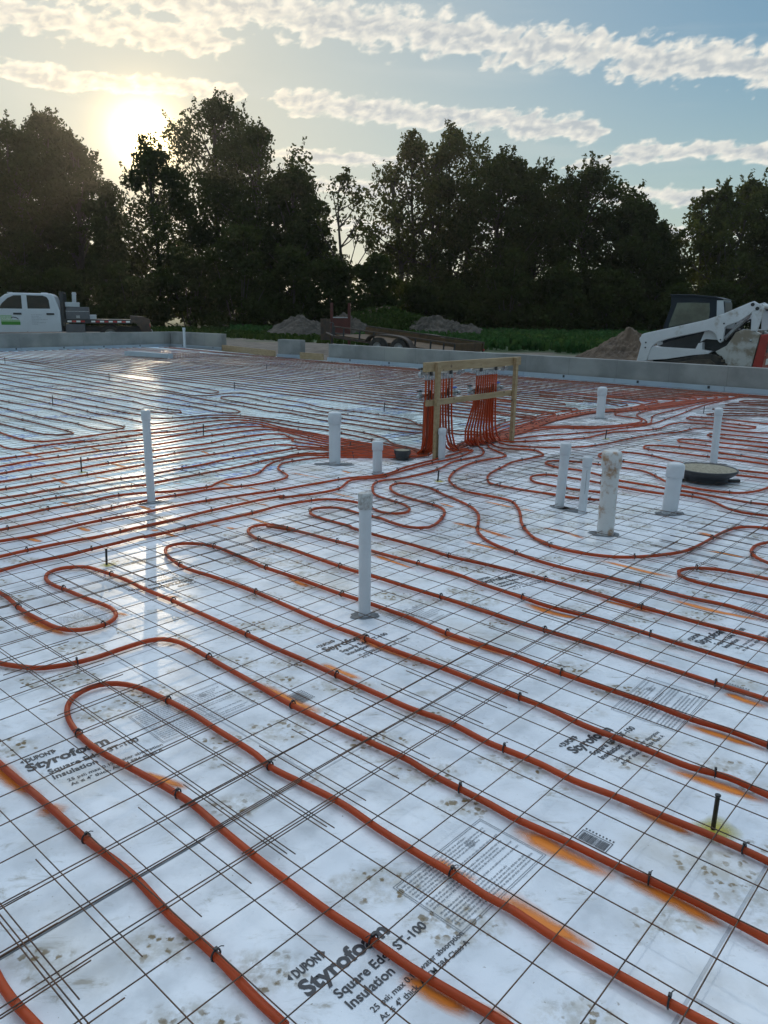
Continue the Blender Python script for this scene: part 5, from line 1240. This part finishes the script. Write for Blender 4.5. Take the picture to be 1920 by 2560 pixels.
# ------------------------------------------------------------------ trees
def foliage(mb_v, mb_f, tone, c, rad, count, smin, smax, rnd, squash=0.8):
    for q in range(count):
        d = Vector((rnd.gauss(0, 1), rnd.gauss(0, 1), rnd.gauss(0, 1)))
        if d.length < 1e-3: continue
        d.normalize(); rr = rad * (0.35 + 0.65 * rnd.random() ** 0.55) * (1 + 0.35 * noise.noise(d * 2.2 + c * 0.7))
        p = c + Vector((d.x * rr, d.y * rr, d.z * rr * squash))
        s = rnd.uniform(smin, smax)
        n = (d + Vector((rnd.gauss(0, .8), rnd.gauss(0, .8), rnd.gauss(0, .8)))).normalized()
        a = n.orthogonal().normalized(); b = n.cross(a)
        t = rnd.uniform(0, 6.283); a, b = a * math.cos(t) + b * math.sin(t), b * math.cos(t) - a * math.sin(t)
        k = len(mb_v); mb_v += [p - a * s, p - b * s * 0.55 + a * s * 0.15, p + a * s, p + b * s * 0.55 - a * s * 0.1]
        mb_f.append((k, k + 1, k + 2, k + 3)); tone.append(min(1, max(0, 0.5 + 0.3 * noise.noise(c * 0.9) + rnd.gauss(0, 0.22))))
def tree(kind, x, y, top, hw, label, seed):
    rnd = random.Random(seed); zg = gheight(x, y)
    root = empty('tree', (x, y, zg)); tag(root, label, 'tree', 'trees in a line behind the field')
    H = (top - zg) * 0.955
    zb = {'t': 0.06, 'n': 0.04, 'r': 0.05, 'w': 0.30, 'o': 0.16}[kind] * H
    hw = hw * 1.18
    nl = {'t': 84, 'n': 54, 'r': 60, 'w': 30, 'o': 84}[kind]
    per = {'t': 235, 'n': 210, 'r': 230, 'w': 40, 'o': 135}[kind]
    lobes = []
    for q in range(nl):
        u = (q + rnd.random()) / nl
        prof = {'t': (min(1, 0.7 + u * 1.6)) * max(0.0, 1 - u ** 4.2) ** 0.52, 'n': max(0.0, 1 - u ** 1.5) ** 0.8, 'r': math.sqrt(max(0, 1 - (u * 1.05 - 0.25) ** 2 / 0.70)),
                'w': math.sin(math.pi * min(1, 0.15 + u * 0.8)), 'o': (min(1, 0.5 + u * 1.5)) * max(0.0, 1 - u ** 4.0) ** 0.55}[kind]
        ang = rnd.uniform(0, 6.283); rr = hw * prof * (0.15 + 0.78 * rnd.random() ** 0.6)
        lr = hw * rnd.uniform(0.20, 0.38) * (0.75 if u > 0.85 else 1) * (0.75 if kind == 'o' else 1)
        lobes.append((Vector((rr * math.cos(ang), rr * math.sin(ang), zb + u * (H - zb - lr * 0.6))), lr))
    lobes.append((Vector((rnd.uniform(-.1, .1) * hw, 0, H - hw * 0.14)), hw * 0.16))
    vs, fs, tone = [], [], []
    for c, lr in lobes: foliage(vs, fs, tone, c, lr, int(per * (0.6 + 0.8 * rnd.random())), 0.10, 0.235, rnd)
    # twigs breaking the outline
    for q in range(int(nl * 1.3)):
        c, lr = lobes[rnd.randrange(len(lobes))]
        d = Vector((c.x, c.y, (c.z - H * 0.45) * 0.8 + rnd.uniform(0, 2))); d = (d.normalized() + Vector((rnd.gauss(0, .3), rnd.gauss(0, .3), rnd.gauss(0.2, .3)))).normalized()
        for w in range(10): 
            p = c + d * lr * (0.8 + 0.07 * w)
            foliage(vs, fs, tone, p, 0.22, 2 if kind != 'w' else 1, 0.09, 0.2, rnd)
    mb = MB(); mb.add(vs, fs)
    mb.build('crown', M['leaf_thin'] if kind in 'wo' else M['leaf'], root, ('tone', tone, 'FACE'))
    tb = MB()
    nt_ = 3 if kind == 'o' else 1
    for k in range(nt_):
        bx, by = (k - (nt_ - 1) / 2) * hw * 0.22, rnd.uniform(-0.5, 0.5)
        tr = (0.34 if kind == 't' else 0.24) * (H / 18) + 0.06
        leanx = bx * 1.6 + rnd.uniform(-.5, .5)
        stem = [Vector((bx, by, -0.3)), Vector((bx * 1.1, by, H * 0.18)), Vector((bx + (leanx - bx) * 0.4, by + rnd.uniform(-.4, .4), H * 0.42)), Vector((leanx, by, H * 0.66)), Vector((leanx * 1.2, by, H * 0.88))]
        S_ = catmull(stem, 1.2); tb.tube(S_, tr, 8, True, tr * 0.18)
        for c, lr in lobes[k::nt_]:
            if rnd.random() < 0.25: continue
            z0 = max(H * 0.10, c.z - rnd.uniform(0.12, 0.28) * H); z0 = min(z0, H * 0.85)
            f = z0 / (H * 0.88); idx = min(len(S_) - 1, int(f * len(S_))); s0 = S_[idx]
            midp = s0.lerp(c, 0.55) + Vector((0, 0, -0.04 * H * 0.3)); tb.tube(catmull([s0, midp, c], 1.0), tr * 0.30, 5, False, 0.025)
            if kind in 'wo':
                for w in range(4):
                    dv = Vector((rnd.gauss(0, 1), rnd.gauss(0, 1), rnd.gauss(0.4, 0.8))); dv.normalize(); e = c + dv * lr * 0.75
                    tb.tube([midp.lerp(c, 0.5 + 0.12 * w), e], 0.035, 4, False, 0.012)
    tb.build('trunk', M['bark'], root)
TLAB = ['tall dark tree at the left edge of the view, mostly outside it', 'tall dark tree above the white truck cab', 'tallest pointed tree left of the low sun', 'dark tree sloping down to the bright gap left of the sun', 'low tree filling the bottom of the bright gap under the sun',
        'round-topped tree right under the low sun', 'tallest dark tree, right of the sun', 'broad dark tree on the right shoulder of the tallest one', 'dark tree at the right end of the left tree group', 'thin sparse tree in the pale gap between the two tree groups',
        'open tree with several visible trunks, left half of the middle group', 'tall open tree with bare inner branches, highest of the middle group', 'dense tree right of the open middle trees', 'dense dark tree right of the middle group, above the field', 'rounded dark tree with a pointed top between the middle group and the loader', 'tree sloping down above the brown dirt pile', 'low tree next to the gap at right', 'airy tree above the white loader cab', 'tall airy tree at the right edge above the loader', 'dark tree beyond the right edge of the view']
for k, (kind, x, y, top, hw) in enumerate(TREES): tree(kind, x, y, top, hw, TLAB[k], 40 + k)

def shrub(x, y, h, w, label, seed):
    rnd = random.Random(seed); zg = gheight(x, y)
    root = empty('shrub', (x, y, zg)); tag(root, label, 'shrub', 'shrubs at the foot of the trees')
    vs, fs, tone = [], [], []; tb = MB()
    for q in range(30):
        u = rnd.random(); a = rnd.uniform(0, 6.283); r_ = w * (1 - u ** 2.2 * 0.75) * rnd.uniform(0.15, 0.9)
        c = Vector((r_ * math.cos(a), r_ * math.sin(a) * 0.6, 0.35 + u * (h - 0.9))); foliage(vs, fs, tone, c, rnd.uniform(0.6, 1.15), 130, 0.11, 0.26, rnd)
        if q % 3 == 0: tb.tube([Vector((c.x * 0.2, c.y * 0.2, -0.2)), Vector((c.x * 0.6, c.y * 0.6, c.z * 0.55)), c], 0.06, 5, False, 0.015)
    mb = MB(); mb.add(vs, fs); mb.build('crown', M['leaf'], root, ('tone', tone, 'FACE')); tb.build('trunk', M['bark'], root)
SH = [(-34, 62, 5.4, 4), (-29, 60, 5.2, 3.6), (-24.5, 61, 4.6, 3.6), (-19.5, 60, 5.3, 3.6), (-15.4, 61, 6.4, 3.4), (-11.3, 60, 7.6, 3.4), (-7.3, 61, 6.8, 3.2), (-4.2, 62, 5.6, 2.8), (-0.9, 61, 5.9, 2.8), (2.6, 63, 4.4, 3), (6.0, 64, 4.0, 3), (9.4, 61, 6.4, 3.2), (13.0, 61, 5.6, 3.4), (17.6, 62, 5.0, 3.4), (22.2, 61, 4.0, 3.2), (26.0, 62, 4.4, 3.4), (30.5, 62, 4.6, 3.6)]
SLAB = ['left edge of the view', 'white truck cab', 'back of the truck cab', 'truck bed', 'truck tail', 'far left wall corner', 'left dirt pile', 'red frame', 'weedy mound, left part', 'weedy mound, right part', 'right end of the mound', 'left part of the crop field', 'middle of the crop field', 'brown dirt pile', 'front of the white loader', 'loader cab', 'tail of the white loader']
for k, s in enumerate(SH): shrub(*s, 'dark shrub at the foot of the trees, behind the ' + SLAB[k], 90 + k)
# the wood behind the first line of trees
rnd = random.Random(77); vs, fs, tone = [], [], []
for k in range(210):
    x = rnd.uniform(-58, 58); y = rnd.uniform(80, 92); z = rnd.uniform(0.5, 6.0) if -6 < x < 34 else rnd.uniform(0.5, 8.0)
    if 1.5 < x < 9 and rnd.random() < 0.55: continue
    foliage(vs, fs, tone, Vector((x, y, z)), rnd.uniform(1.2, 2.2), 60, 0.16, 0.4, rnd)
mb = MB(); mb.add(vs, fs); o = mb.build('woodland', M['leaf'], None, ('tone', tone, 'FACE')); o['label'] = 'dark woodland undergrowth seen between the tree trunks'; o['category'] = 'woodland'; stuff(o)

# ------------------------------------------------------------------ white flatbed truck
def PX(a): return (a - 600) * 0.00393
def PZ(b): return 1.455 - (b - 294) * 0.00393 - 0.08
def poly(pts, fx, fz): return [(fx(a), fz(b)) for a, b in pts]
trk = empty('flatbed_truck', (-12.98, 31.0, 0.08), R(18.4)); tag(trk, 'white crew cab truck with a dark flatbed parked behind the left concrete wall', 'truck')
cab = MB(); cab.prism([(0.08, 0.50), (0.08, 1.30), (0.03, 1.45), (-0.10, 1.86), (-0.22, 1.955), (-1.60, 1.965), (-1.86, 1.90), (-2.50, 1.43), (-3.70, 1.30), (-3.98, 1.15), (-4.02, 0.62), (-3.86, 0.55), (-3.80, 0.75), (-3.62, 0.92), (-3.30, 0.96), (-2.98, 0.86), (-2.82, 0.50)], 0.0, 1.95, 0.05)
cab = cab.build('cab', M['white_paint'], trk)
def panel(pts, name, m, parent, y=-0.006, th=0.012, fx=PX, fz=PZ, bev=0.0):
    mb = MB(); mb.prism(poly(pts, fx, fz), y, y + th, bev); return mb.build(name, m, parent)
for pts in ([(60, 296), (272, 296), (274, 168), (205, 170), (150, 195), (95, 245)], [(322, 294), (528, 292), (522, 210), (505, 180), (470, 168), (322, 166)]): panel(pts, 'window', M['glass'], trk, bev=0.01)
door_specs = [[(8, 300), (290, 298), (296, 520), (20, 525)], [(300, 298), (585, 296), (612, 516), (306, 520)]]
for q, pts in enumerate(door_specs):
    d = panel(pts, 'door', M['white_paint'], trk, y=-0.004, th=0.02, bev=0.012)
    hx = (187, 262) if q == 0 else (490, 562)
    mb = MB(); mb.cbox((PX(hx[0]), -0.03, PZ(353)), (PX(hx[1]), -0.002, PZ(335)), 0.008); mb.build('handle', M['black_plastic'], d)
    if q == 0:
        s = panel([(68, 360), (170, 360), (172, 402), (240, 405), (244, 452), (72, 452)], 'door_sign', M['green_pale'], d, y=-0.008, th=0.005)
        panel([(72, 422), (244, 422), (244, 452), (72, 452)], 'sign_band', M['green_sign'], d, y=-0.010, th=0.003)
        mb = MB(); mb.tube([(PX(a), -0.011, PZ(b)) for a, b in ((165, 383), (180, 377), (200, 380), (218, 386), (230, 398))], 0.014, 5); mb.build('sign_emblem', M['ink'], d)
        mb = MB()
        for rr in range(3):
            a = 78
            while a < 165: mb.box((PX(a), -0.0095, PZ(380 + rr * 13)), (PX(a + 5), -0.0085, PZ(373 + rr * 13))); a += random.choice((7, 8, 12))
        mb.build('sign_lettering', M['white_refl'], d)
    else:
        mb = MB()
        for rr, ln in enumerate((95, 70, 85, 150, 60, 130, 50)):
            a = 350
            while a < 350 + ln: mb.box((PX(a), -0.0065, PZ(357 + rr * 15)), (PX(a + 4), -0.005, PZ(350 + rr * 15))); a += random.choice((6, 7, 11))
        mb.build('door_lettering', M['decal_grey'], d)
mb = MB(); mb.cbox((PX(15), -0.12, PZ(300)), (PX(52), -0.02, PZ(215)), 0.02); mb.build('mirror', M['black_plastic'], trk)
mb = MB(); mb.cbox((PX(15), -0.02, PZ(556)), (PX(610), 0.10, PZ(530)), 0.01); mb.build('rocker_step', M['grey_box'], trk)
for a in (140, 445):
    mb = MB(); mb.cbox((PX(a), 0.55 if a > 200 else 0.3, 1.955), (PX(a + 45 if a < 200 else a + 50), 1.3 if a > 200 else 0.5, 2.0 if a > 200 else 1.985), 0.01); mb.build('roof_light', M['pale_box'], trk)
def wheel(parent, c, r, w, rim=True, m='rubber'):
    mb = MB(); mb.lathe([(r * 0.55, 0.0), (r * 0.9, 0.0), (r, w * 0.12), (r, w * 0.88), (r * 0.9, w), (r * 0.55, w), (r * 0.55, 0.0)], c, 30, 'y')
    wl = mb.build('wheel', M[m], parent)
    mb = MB(); mb.lathe([(0.0, w * 0.35), (r * 0.15, w * 0.2), (r * 0.2, w * 0.3), (r * 0.45, w * 0.35), (r * 0.50, w * 0.1), (r * 0.57, w * 0.05)], c, 20, 'y')
    for q in range(6):
        a = q * math.pi / 3; mb.cyl((c[0] + math.cos(a) * r * 0.28, c[1] + w * 0.18, c[2] + math.sin(a) * r * 0.28), (c[0] + math.cos(a) * r * 0.28, c[1] + w * 0.34, c[2] + math.sin(a) * r * 0.28), r * 0.05, 6)
    mb.build('rim', M['rim_metal'], wl)
for x, y in ((-3.30, 0.03), (-3.30, 1.62), (PX(1080), 0.06), (PX(1080), 1.55)): wheel(trk, (x, y, 0.40), 0.40, 0.30)
mb = MB(); mb.cbox((0.10, 0.35, 0.50), (PX(1440), 0.55, 0.72), 0.01); mb.cbox((0.10, 1.4, 0.50), (PX(1440), 1.6, 0.72), 0.01); mb.cyl((PX(1080), 0.1, 0.42), (PX(1080), 1.8, 0.42), 0.08, 10); mb.build('chassis', M['dark_metal'], trk)
mb = MB(); mb.cbox((PX(655), -0.05, PZ(432)), (PX(1300), 2.0, PZ(392)), 0.01); deck = mb.build('flatbed', M['dark_metal'], trk)
for grp in ((680, 850), (905, 1285)):
    a = grp[0]; q = 1
    while a < grp[1] - 15:
        b_ = min(grp[1], a + 42); mb = MB(); mb.box((PX(a), -0.056, PZ(421)), (PX(b_ - 3), -0.0502, PZ(405))); mb.build('reflector', M['red_refl'] if q % 2 == 0 else M['white_refl'], deck); a = b_; q += 1
mb = MB()
for y in (0.0, 0.65, 1.28, 1.9): mb.cbox((PX(622), y, PZ(430)), (PX(655), y + 0.07, PZ(128)), 0.008)
mb.cbox((PX(620), 0.0, PZ(140)), (PX(655), 1.97, PZ(125)), 0.008); mb.cbox((PX(630), 0.0, PZ(290)), (PX(648), 1.97, PZ(260)), 0.008)
for y in range(9): mb.box((PX(636), 0.1 + y * 0.2, PZ(430)), (PX(642), 0.14 + y * 0.2, PZ(140)))
mb.build('headache_rack', M['dark_metal'], trk)
mb = MB(); mb.cbox((PX(660), -0.03, PZ(545)), (PX(842), 0.45, PZ(440)), 0.015); mb.cbox((PX(725), -0.045, PZ(500)), (PX(765), -0.025, PZ(465)), 0.004); mb.build('underbody_box', M['grey_box'], trk)
tb = MB(); tb.prism(poly([(672, 392), (668, 310), (680, 275), (888, 272), (892, 392)], PX, PZ), 0.02, 0.62, 0.02); tb = tb.build('toolbox', M['grey_box'], trk)
mb = MB(); mb.cbox((PX(668), 0.012, PZ(318)), (PX(890), 0.022, PZ(312)), 0.002); mb.cbox((PX(765), 0.004, PZ(382)), (PX(800), 0.02, PZ(355)), 0.004); mb.build('latch', M['steel'], tb)
panel([(1290, 352), (1420, 362), (1478, 388), (1470, 440), (1480, 480), (1495, 500), (1490, 530), (1400, 530), (1350, 430), (1290, 420)], 'tail_frame', M['rust_metal'], trk, y=-0.03, th=1.95, bev=0.02)
mb = MB(); mb.cbox((PX(1425), 0.1, PZ(520)), (PX(1500), 1.8, PZ(495)), 0.02); mb.build('bumper', M['steel'], trk)
for y in (0.15, 1.6):
    mb = MB(); mb.cbox((PX(1455), y, PZ(470)), (PX(1482), y + 0.12, PZ(430)), 0.01); mb.build('tail_light', M['red_refl'], trk)
# load on the bed: things of their own
def world_of(root, p): return root.matrix_world @ Vector(p)
bpy.context.view_layer.update()
def load(name, lo, hi, m, label, cat, ch=0.02, tilt=0):
    c = [(a + b) / 2 for a, b in zip(lo, hi)]; c[2] = lo[2]
    mb = MB(); mb.cbox((lo[0] - c[0], lo[1] - c[1], 0), (hi[0] - c[0], hi[1] - c[1], hi[2] - lo[2]), ch)
    mb.cbox((lo[0] - c[0] - 0.01, lo[1] - c[1] - 0.01, (hi[2] - lo[2]) * 0.8), (hi[0] - c[0] + 0.01, hi[1] - c[1] + 0.01, (hi[2] - lo[2]) * 0.88), 0.004)
    o = mb.build(name, m); o.location = world_of(trk, c); o.rotation_euler = (0, tilt, R(18.4)); tag(o, label, cat); return o
load('storage_box', (PX(668), 0.12, PZ(271)), (PX(800), 0.55, PZ(226)), M['pale_box'], 'white box standing on the grey toolbox of the truck', 'box')
load('storage_box', (PX(893), 0.08, PZ(390)), (PX(955), 0.4, PZ(346)), M['pale_box'], 'small pale box on the flatbed behind the grey toolbox', 'box')
load('work_light', (PX(726), 0.75, PZ(232)), (PX(764), 0.95, PZ(125)), M['pale_box'], 'tall pale panel standing at the truck rack above the white box', 'light panel', 0.02, 0.06)

# ------------------------------------------------------------------ white compact track loader
def VX(a): return (a - 830) * 0.00198
def VZ(b): return 1.455 - (b - 366) * 0.00198 - 0.04
ldr = empty('track_loader', (7.18, 18.0, 0.04), R(-33.5)); tag(ldr, 'white compact track loader with dark cab and red tail, parked behind the long wall', 'loader')
def vp(pts, name, m, y0, y1, parent=None, bev=0.012):
    mb = MB(); mb.prism(poly(pts, VX, VZ), y0, y1, bev); return mb.build(name, m, parent or ldr)
ARM = [(150, 905), (178, 750), (190, 680), (165, 640), (185, 572), (218, 555), (560, 472), (900, 387), (1070, 322), (1335, 195), (1380, 178), (1425, 205), (1425, 262), (1385, 290), (1335, 335), (1250, 402), (1130, 450), (1110, 472), (1106, 622), (1080, 642), (1055, 622), (1030, 560), (990, 520), (940, 506), (870, 522), (500, 612), (390, 650), (335, 690), (312, 730), (272, 880)]
LINK = [(1365, 262), (1380, 205), (1440, 205), (1490, 245), (1478, 350), (1450, 505), (1385, 500), (1372, 330)]
for y in (-0.02, 1.46):
    arm = vp(ARM, 'lift_arm', M['dusty_white'], y, y + 0.13, bev=0.018)
    for (a, b_) in ((1372, 215), (1424, 258), (1098, 425), (1082, 605), (245, 662), (245, 722)):
        mb = MB(); mb.cyl((VX(a), y - 0.012, VZ(b_)), (VX(a), y + 0.14, VZ(b_)), 0.040 if b_ < 300 else 0.018, 14); mb.build('pin', M['black_plastic'], arm)
    vp(LINK, 'rear_link', M['dusty_white'], y + 0.01, y + 0.12, bev=0.02)
mb = MB(); mb.cyl((VX(1450), 0.05, VZ(230)), (VX(1450), 1.5, VZ(230)), 0.055, 14); mb.cyl((VX(180), 0.05, VZ(620)), (VX(180), 1.5, VZ(620)), 0.05, 12); mb.build('cross_tube', M['dusty_white'], ldr)
vp([(278, 872), (300, 740), (335, 702), (390, 712), (815, 722), (842, 655), (885, 640), (892, 725), (1000, 742), (965, 772), (800, 792), (500, 850)], 'lower_body', M['dusty_white'], 0.0, 0.30)
vp([(278, 872), (300, 740), (335, 702), (390, 712), (815, 722), (842, 655), (885, 640), (892, 725), (1000, 742), (965, 772), (800, 792), (500, 850)], 'lower_body', M['dusty_white'], 1.28, 1.57)
vp([(300, 1000), (320, 720), (480, 640), (900, 520), (1100, 480), (1440, 500), (1440, 985)], 'chassis', M['dark_metal'], 0.31, 1.27)
vp([(848, 640), (885, 520), (945, 510), (1000, 530), (1040, 570), (1040, 612), (900, 605)], 'pivot_bracket', M['dusty_white'], 0.12, 0.29)
for y in (0.0, 1.3): vp([(1040, 740), (1150, 672), (1200, 585), (1230, 522), (1290, 490), (1380, 488), (1488, 528), (1428, 982), (1200, 975), (1172, 880), (1122, 805), (1062, 765)], 'rear_body', M['muddy_white'] , y, y + 0.27, bev=0.02)
mb = MB(); mb.lathe([(0.0, -0.03), (0.022, -0.03), (0.022, 0.0)], (VX(1400), 0.0, VZ(605)), 14, 'y'); mb.build('fuel_cap', M['rim_metal'], ldr)
cb = vp([(440, 112), (700, 114), (930, 140), (1020, 160), (1048, 190), (1068, 330), (975, 372), (860, 480), (860, 700), (400, 700), (385, 490), (448, 235)], 'cab', M['navy'], 0.32, 1.24, bev=0.02)
vp([(520, 195), (700, 190), (885, 196), (902, 300), (895, 385), (450, 482), (452, 440)], 'window', M['cab_glass'], 0.312, 0.325, cb)
vp([(400, 655), (560, 610), (850, 540), (840, 650), (800, 700), (430, 705)], 'side_window', M['glass'], 0.312, 0.325, cb)
vp([(962, 168), (1030, 166), (1060, 320), (978, 355)], 'rear_pillar', M['pale_box'], 0.30, 1.26, cb)
vp([(432, 100), (700, 102), (940, 126), (1030, 150), (1036, 164), (930, 142), (700, 118), (436, 118)], 'cab_roof', M['navy'], 0.28, 1.28, cb)
mb = MB(); mb.tube([(VX(1110), 0.2, VZ(600)), (VX(1330), 0.2, VZ(330))], 0.05, 12); mb.tube([(VX(1240), 0.2, VZ(440)), (VX(1400), 0.2, VZ(250))], 0.028, 10); mb.build('hydraulic_cylinder', M['steel'], ldr)
mb = MB(); mb.tube(catmull([(VX(1250), 0.25, VZ(540)), (VX(1290), 0.25, VZ(430)), (VX(1350), 0.25, VZ(380)), (VX(1360), 0.25, VZ(480))], 0.04), 0.02, 8); mb.build('hose', M['rubber'], ldr)
TRK = [(196, 905), (500, 868), (860, 790), (960, 768), (1060, 780), (1130, 835), (1180, 900), (1188, 985), (1120, 1070), (1040, 1098), (290, 1098), (205, 1040), (180, 960)]
for y in (-0.05, 1.22):
    tr = vp(TRK, 'track', M['rubber'], y, y + 0.40, bev=0.02)
    vp([(300, 1040), (340, 930), (860, 835), (1000, 830), (1060, 880), (1060, 1010), (1000, 1060)], 'track_frame', M['mud_track'], y - 0.012, y + 0.41, tr)
    mb = MB()
    for (a, b_) in [(1090, 800), (1130, 840), (1160, 885), (1180, 935), (1180, 990), (1150, 1040)]: mb.cbox((VX(a) - 0.02, y - 0.02, VZ(b_) - 0.03), (VX(a) + 0.05, y + 0.42, VZ(b_) + 0.03), 0.008)
    for q in range(12): mb.cbox((VX(300 + q * 62) - 0.03, y - 0.02, VZ(1106)), (VX(300 + q * 62) + 0.03, y + 0.42, VZ(1092)), 0.006)
    mb.build('track_lug', M['mud_track'], tr)
tg = vp([(1436, 985), (1492, 542), (1560, 528), (1575, 540), (1545, 975)], 'tailgate', M['red'], 0.02, 1.55, bev=0.02)
xr = lambda b_: VX(1545 + (975 - b_) * (1575 - 1545) / (975 - 540)) + 0.004
def rear_panel(y0, y1, b0, b1, m, name, th=0.012):
    mb = MB(); bm_ = [(xr(b1), y0, VZ(b1)), (xr(b1), y1, VZ(b1)), (xr(b0), y1, VZ(b0)), (xr(b0), y0, VZ(b0))]
    vs = bm_ + [(x + th, y, z) for x, y, z in bm_]
    mb.add(vs, [(4, 5, 6, 7), (0, 1, 5, 4), (1, 2, 6, 5), (2, 3, 7, 6), (3, 0, 4, 7)]); return mb.build(name, m, tg)
rear_panel(0.12, 1.45, 560, 735, M['grille'], 'grille')
rear_panel(0.35, 1.2, 810, 880, M['white_refl'], 'lettering_plate', 0.006)
for y in (0.1, 1.38): rear_panel(y, y + 0.1, 770, 800, M['red_refl'], 'tail_light')
att = vp([(-60, 1098), (-60, 1080), (100, 1060), (150, 905), (280, 885), (270, 1098)], 'attachment_plate', M['dark_metal'], 0.0, 1.55)

# ------------------------------------------------------------------ utility trailer
tr = empty('utility_trailer', (0.105, 26.4, 0.06), 0, (0, R(5.2), R(-34.4))); tag(tr, 'brown tandem axle utility trailer with low rails, nose propped up behind the long wall', 'trailer')
W_ = 2.05
mb = MB(); mb.cbox((-2.5, 0.0, 0.30), (2.5, 0.06, 0.38), 0.006); mb.cbox((-2.5, W_ - 0.06, 0.30), (2.5, W_, 0.38), 0.006); mb.cbox((-2.5, 0.062, 0.30), (-2.42, W_ - 0.062, 0.38), 0.006); mb.cbox((2.42, 0.062, 0.30), (2.5, W_ - 0.062, 0.38), 0.006)
mb.tube([(-2.5, 0.15, 0.34), (-3.6, W_ / 2, 0.34)], 0.035, 6); mb.tube([(-2.5, W_ - 0.15, 0.34), (-3.6, W_ / 2, 0.34)], 0.035, 6); mb.build('frame', M['rust_metal'], tr)
mb = MB()
for q in range(7): mb.cbox((-2.41, 0.07 + q * 0.274, 0.385), (2.41, 0.07 + q * 0.274 + 0.262, 0.42), 0.004)
mb.build('deck_boards', M['brown_board'], tr)
for side, y in enumerate((0.0, W_ - 0.05)):
    mb = MB(); mb.cbox((-2.5, y, 0.68), (2.5, y + 0.05, 0.725), 0.006)
    rail = mb.build('side_rail', M['rust_metal'], tr)
    for x in (-2.48, -2.05, -1.35, -0.75, 0.95, 1.55, 2.05, 2.45):
        mb = MB(); mb.cbox((x, y + 0.005, 0.381), (x + 0.045, y + 0.045, 0.679), 0.004); mb.build('rail_post', M['dark_metal'], rail)
mb = MB(); mb.cbox((-2.5, W_ - 0.085, 0.425), (2.5, W_ - 0.055, 0.67), 0.004); mb.build('side_board', M['brown_board'], tr)
mb = MB(); mb.cbox((2.43, 0.06, 0.425), (2.46, W_ - 0.09, 0.70), 0.004); mb.build('tail_board', M['brown_board'], tr)
for x in (-0.36, 0.50):
    for y in (-0.26, W_ + 0.04): wheel(tr, (x, y, 0.265 + x * 0.09), 0.34, 0.22)
for y in (-0.30, W_ + 0.02):
    mb = MB(); P = [(-0.86, 0.42), (-0.72, 0.58), (-0.5, 0.66), (0.6, 0.70), (0.86, 0.60), (1.02, 0.40)]
    Q_ = catmull([(a, 0, b_) for a, b_ in P], 0.08); n_ = len(Q_)
    vs = []
    for p in Q_:
        for yy, dz in ((y, -0.05), (y, 0.0), (y + 0.28, 0.0), (y + 0.28, -0.05)): vs.append((p.x, yy, p.z + dz))
    fs = []
    for k in range(n_ - 1):
        for q in range(4): fs.append((k * 4 + q, k * 4 + (q + 1) % 4, (k + 1) * 4 + (q + 1) % 4, (k + 1) * 4 + q))
    mb.add(vs, fs); mb.build('fender', M['rust_metal'], tr)
mb = MB(); mb.cyl((-3.1, 0.75, -0.35), (-3.1, 0.75, 0.75), 0.035, 10); mb.cbox((-3.2, 0.65, -0.37), (-3.0, 0.85, -0.34), 0.005); mb.tube([(-3.1, 0.75, 0.76), (-3.1, 0.62, 0.78), (-3.1, 0.56, 0.74)], 0.012, 6); mb.build('jack', M['dark_metal'], tr)
for y in (-0.01, W_ - 0.06):
    mb = MB(); mb.cbox((2.502, y, 0.42), (2.52, y + 0.07, 0.49), 0.004); mb.build('tail_light', M['red_refl'], tr)

# red frame behind the trailer
rf = empty('red_frame', (-1.75, 30.0, 0.08), R(-8)); tag(rf, 'dark red upright steel frame with two posts and a low plate, left behind the trailer', 'steel frame')
for x in (-0.36, 0.32):
    mb = MB(); mb.cbox((x - 0.05, -0.04, 0.0), (x + 0.05, 0.04, 1.74), 0.008); mb.cbox((x - 0.06, -0.3, 0.0), (x + 0.06, 0.3, 0.05), 0.008); mb.build('upright', M['dark_red'], rf)
mb = MB(); mb.cbox((-0.31, -0.025, 0.55), (0.27, 0.025, 1.18), 0.01); mb.build('plate', M['dark_red'], rf)
mb = MB(); mb.cbox((-0.31, -0.03, 1.185), (0.27, 0.03, 1.22), 0.006); mb.build('cross_bar', M['steel'], rf)
mb = MB(); mb.cbox((-0.80, -0.02, 0.35), (-0.43, 0.02, 1.15), 0.01); mb.build('wing_plate', M['rust_metal'], rf)

# ------------------------------------------------------------------ haze volume added for the warm veil over the trees
mb = MB(); mb.box((-405, -105, -1.6), (405, 455, 24.5))
hz = mb.build('haze'); stuff(hz); hz['label'] = 'thin haze added to give the site a warm veil'; hz['category'] = 'haze'
hm = bpy.data.materials.new('added_haze'); hm.use_nodes = True; hnt = hm.node_tree
hnt.nodes.remove(hnt.nodes['Principled BSDF'])
pv = nd(hnt, 'ShaderNodeVolumePrincipled'); pv.inputs['Density'].default_value = 0.00032; pv.inputs['Anisotropy'].default_value = 0.76; pv.inputs['Color'].default_value = (1.0, 0.95, 0.88, 1)
hnt.links.new(pv.outputs[0], hnt.nodes['Material Output'].inputs['Volume'])
hz.data.materials.clear(); hz.data.materials.append(hm)
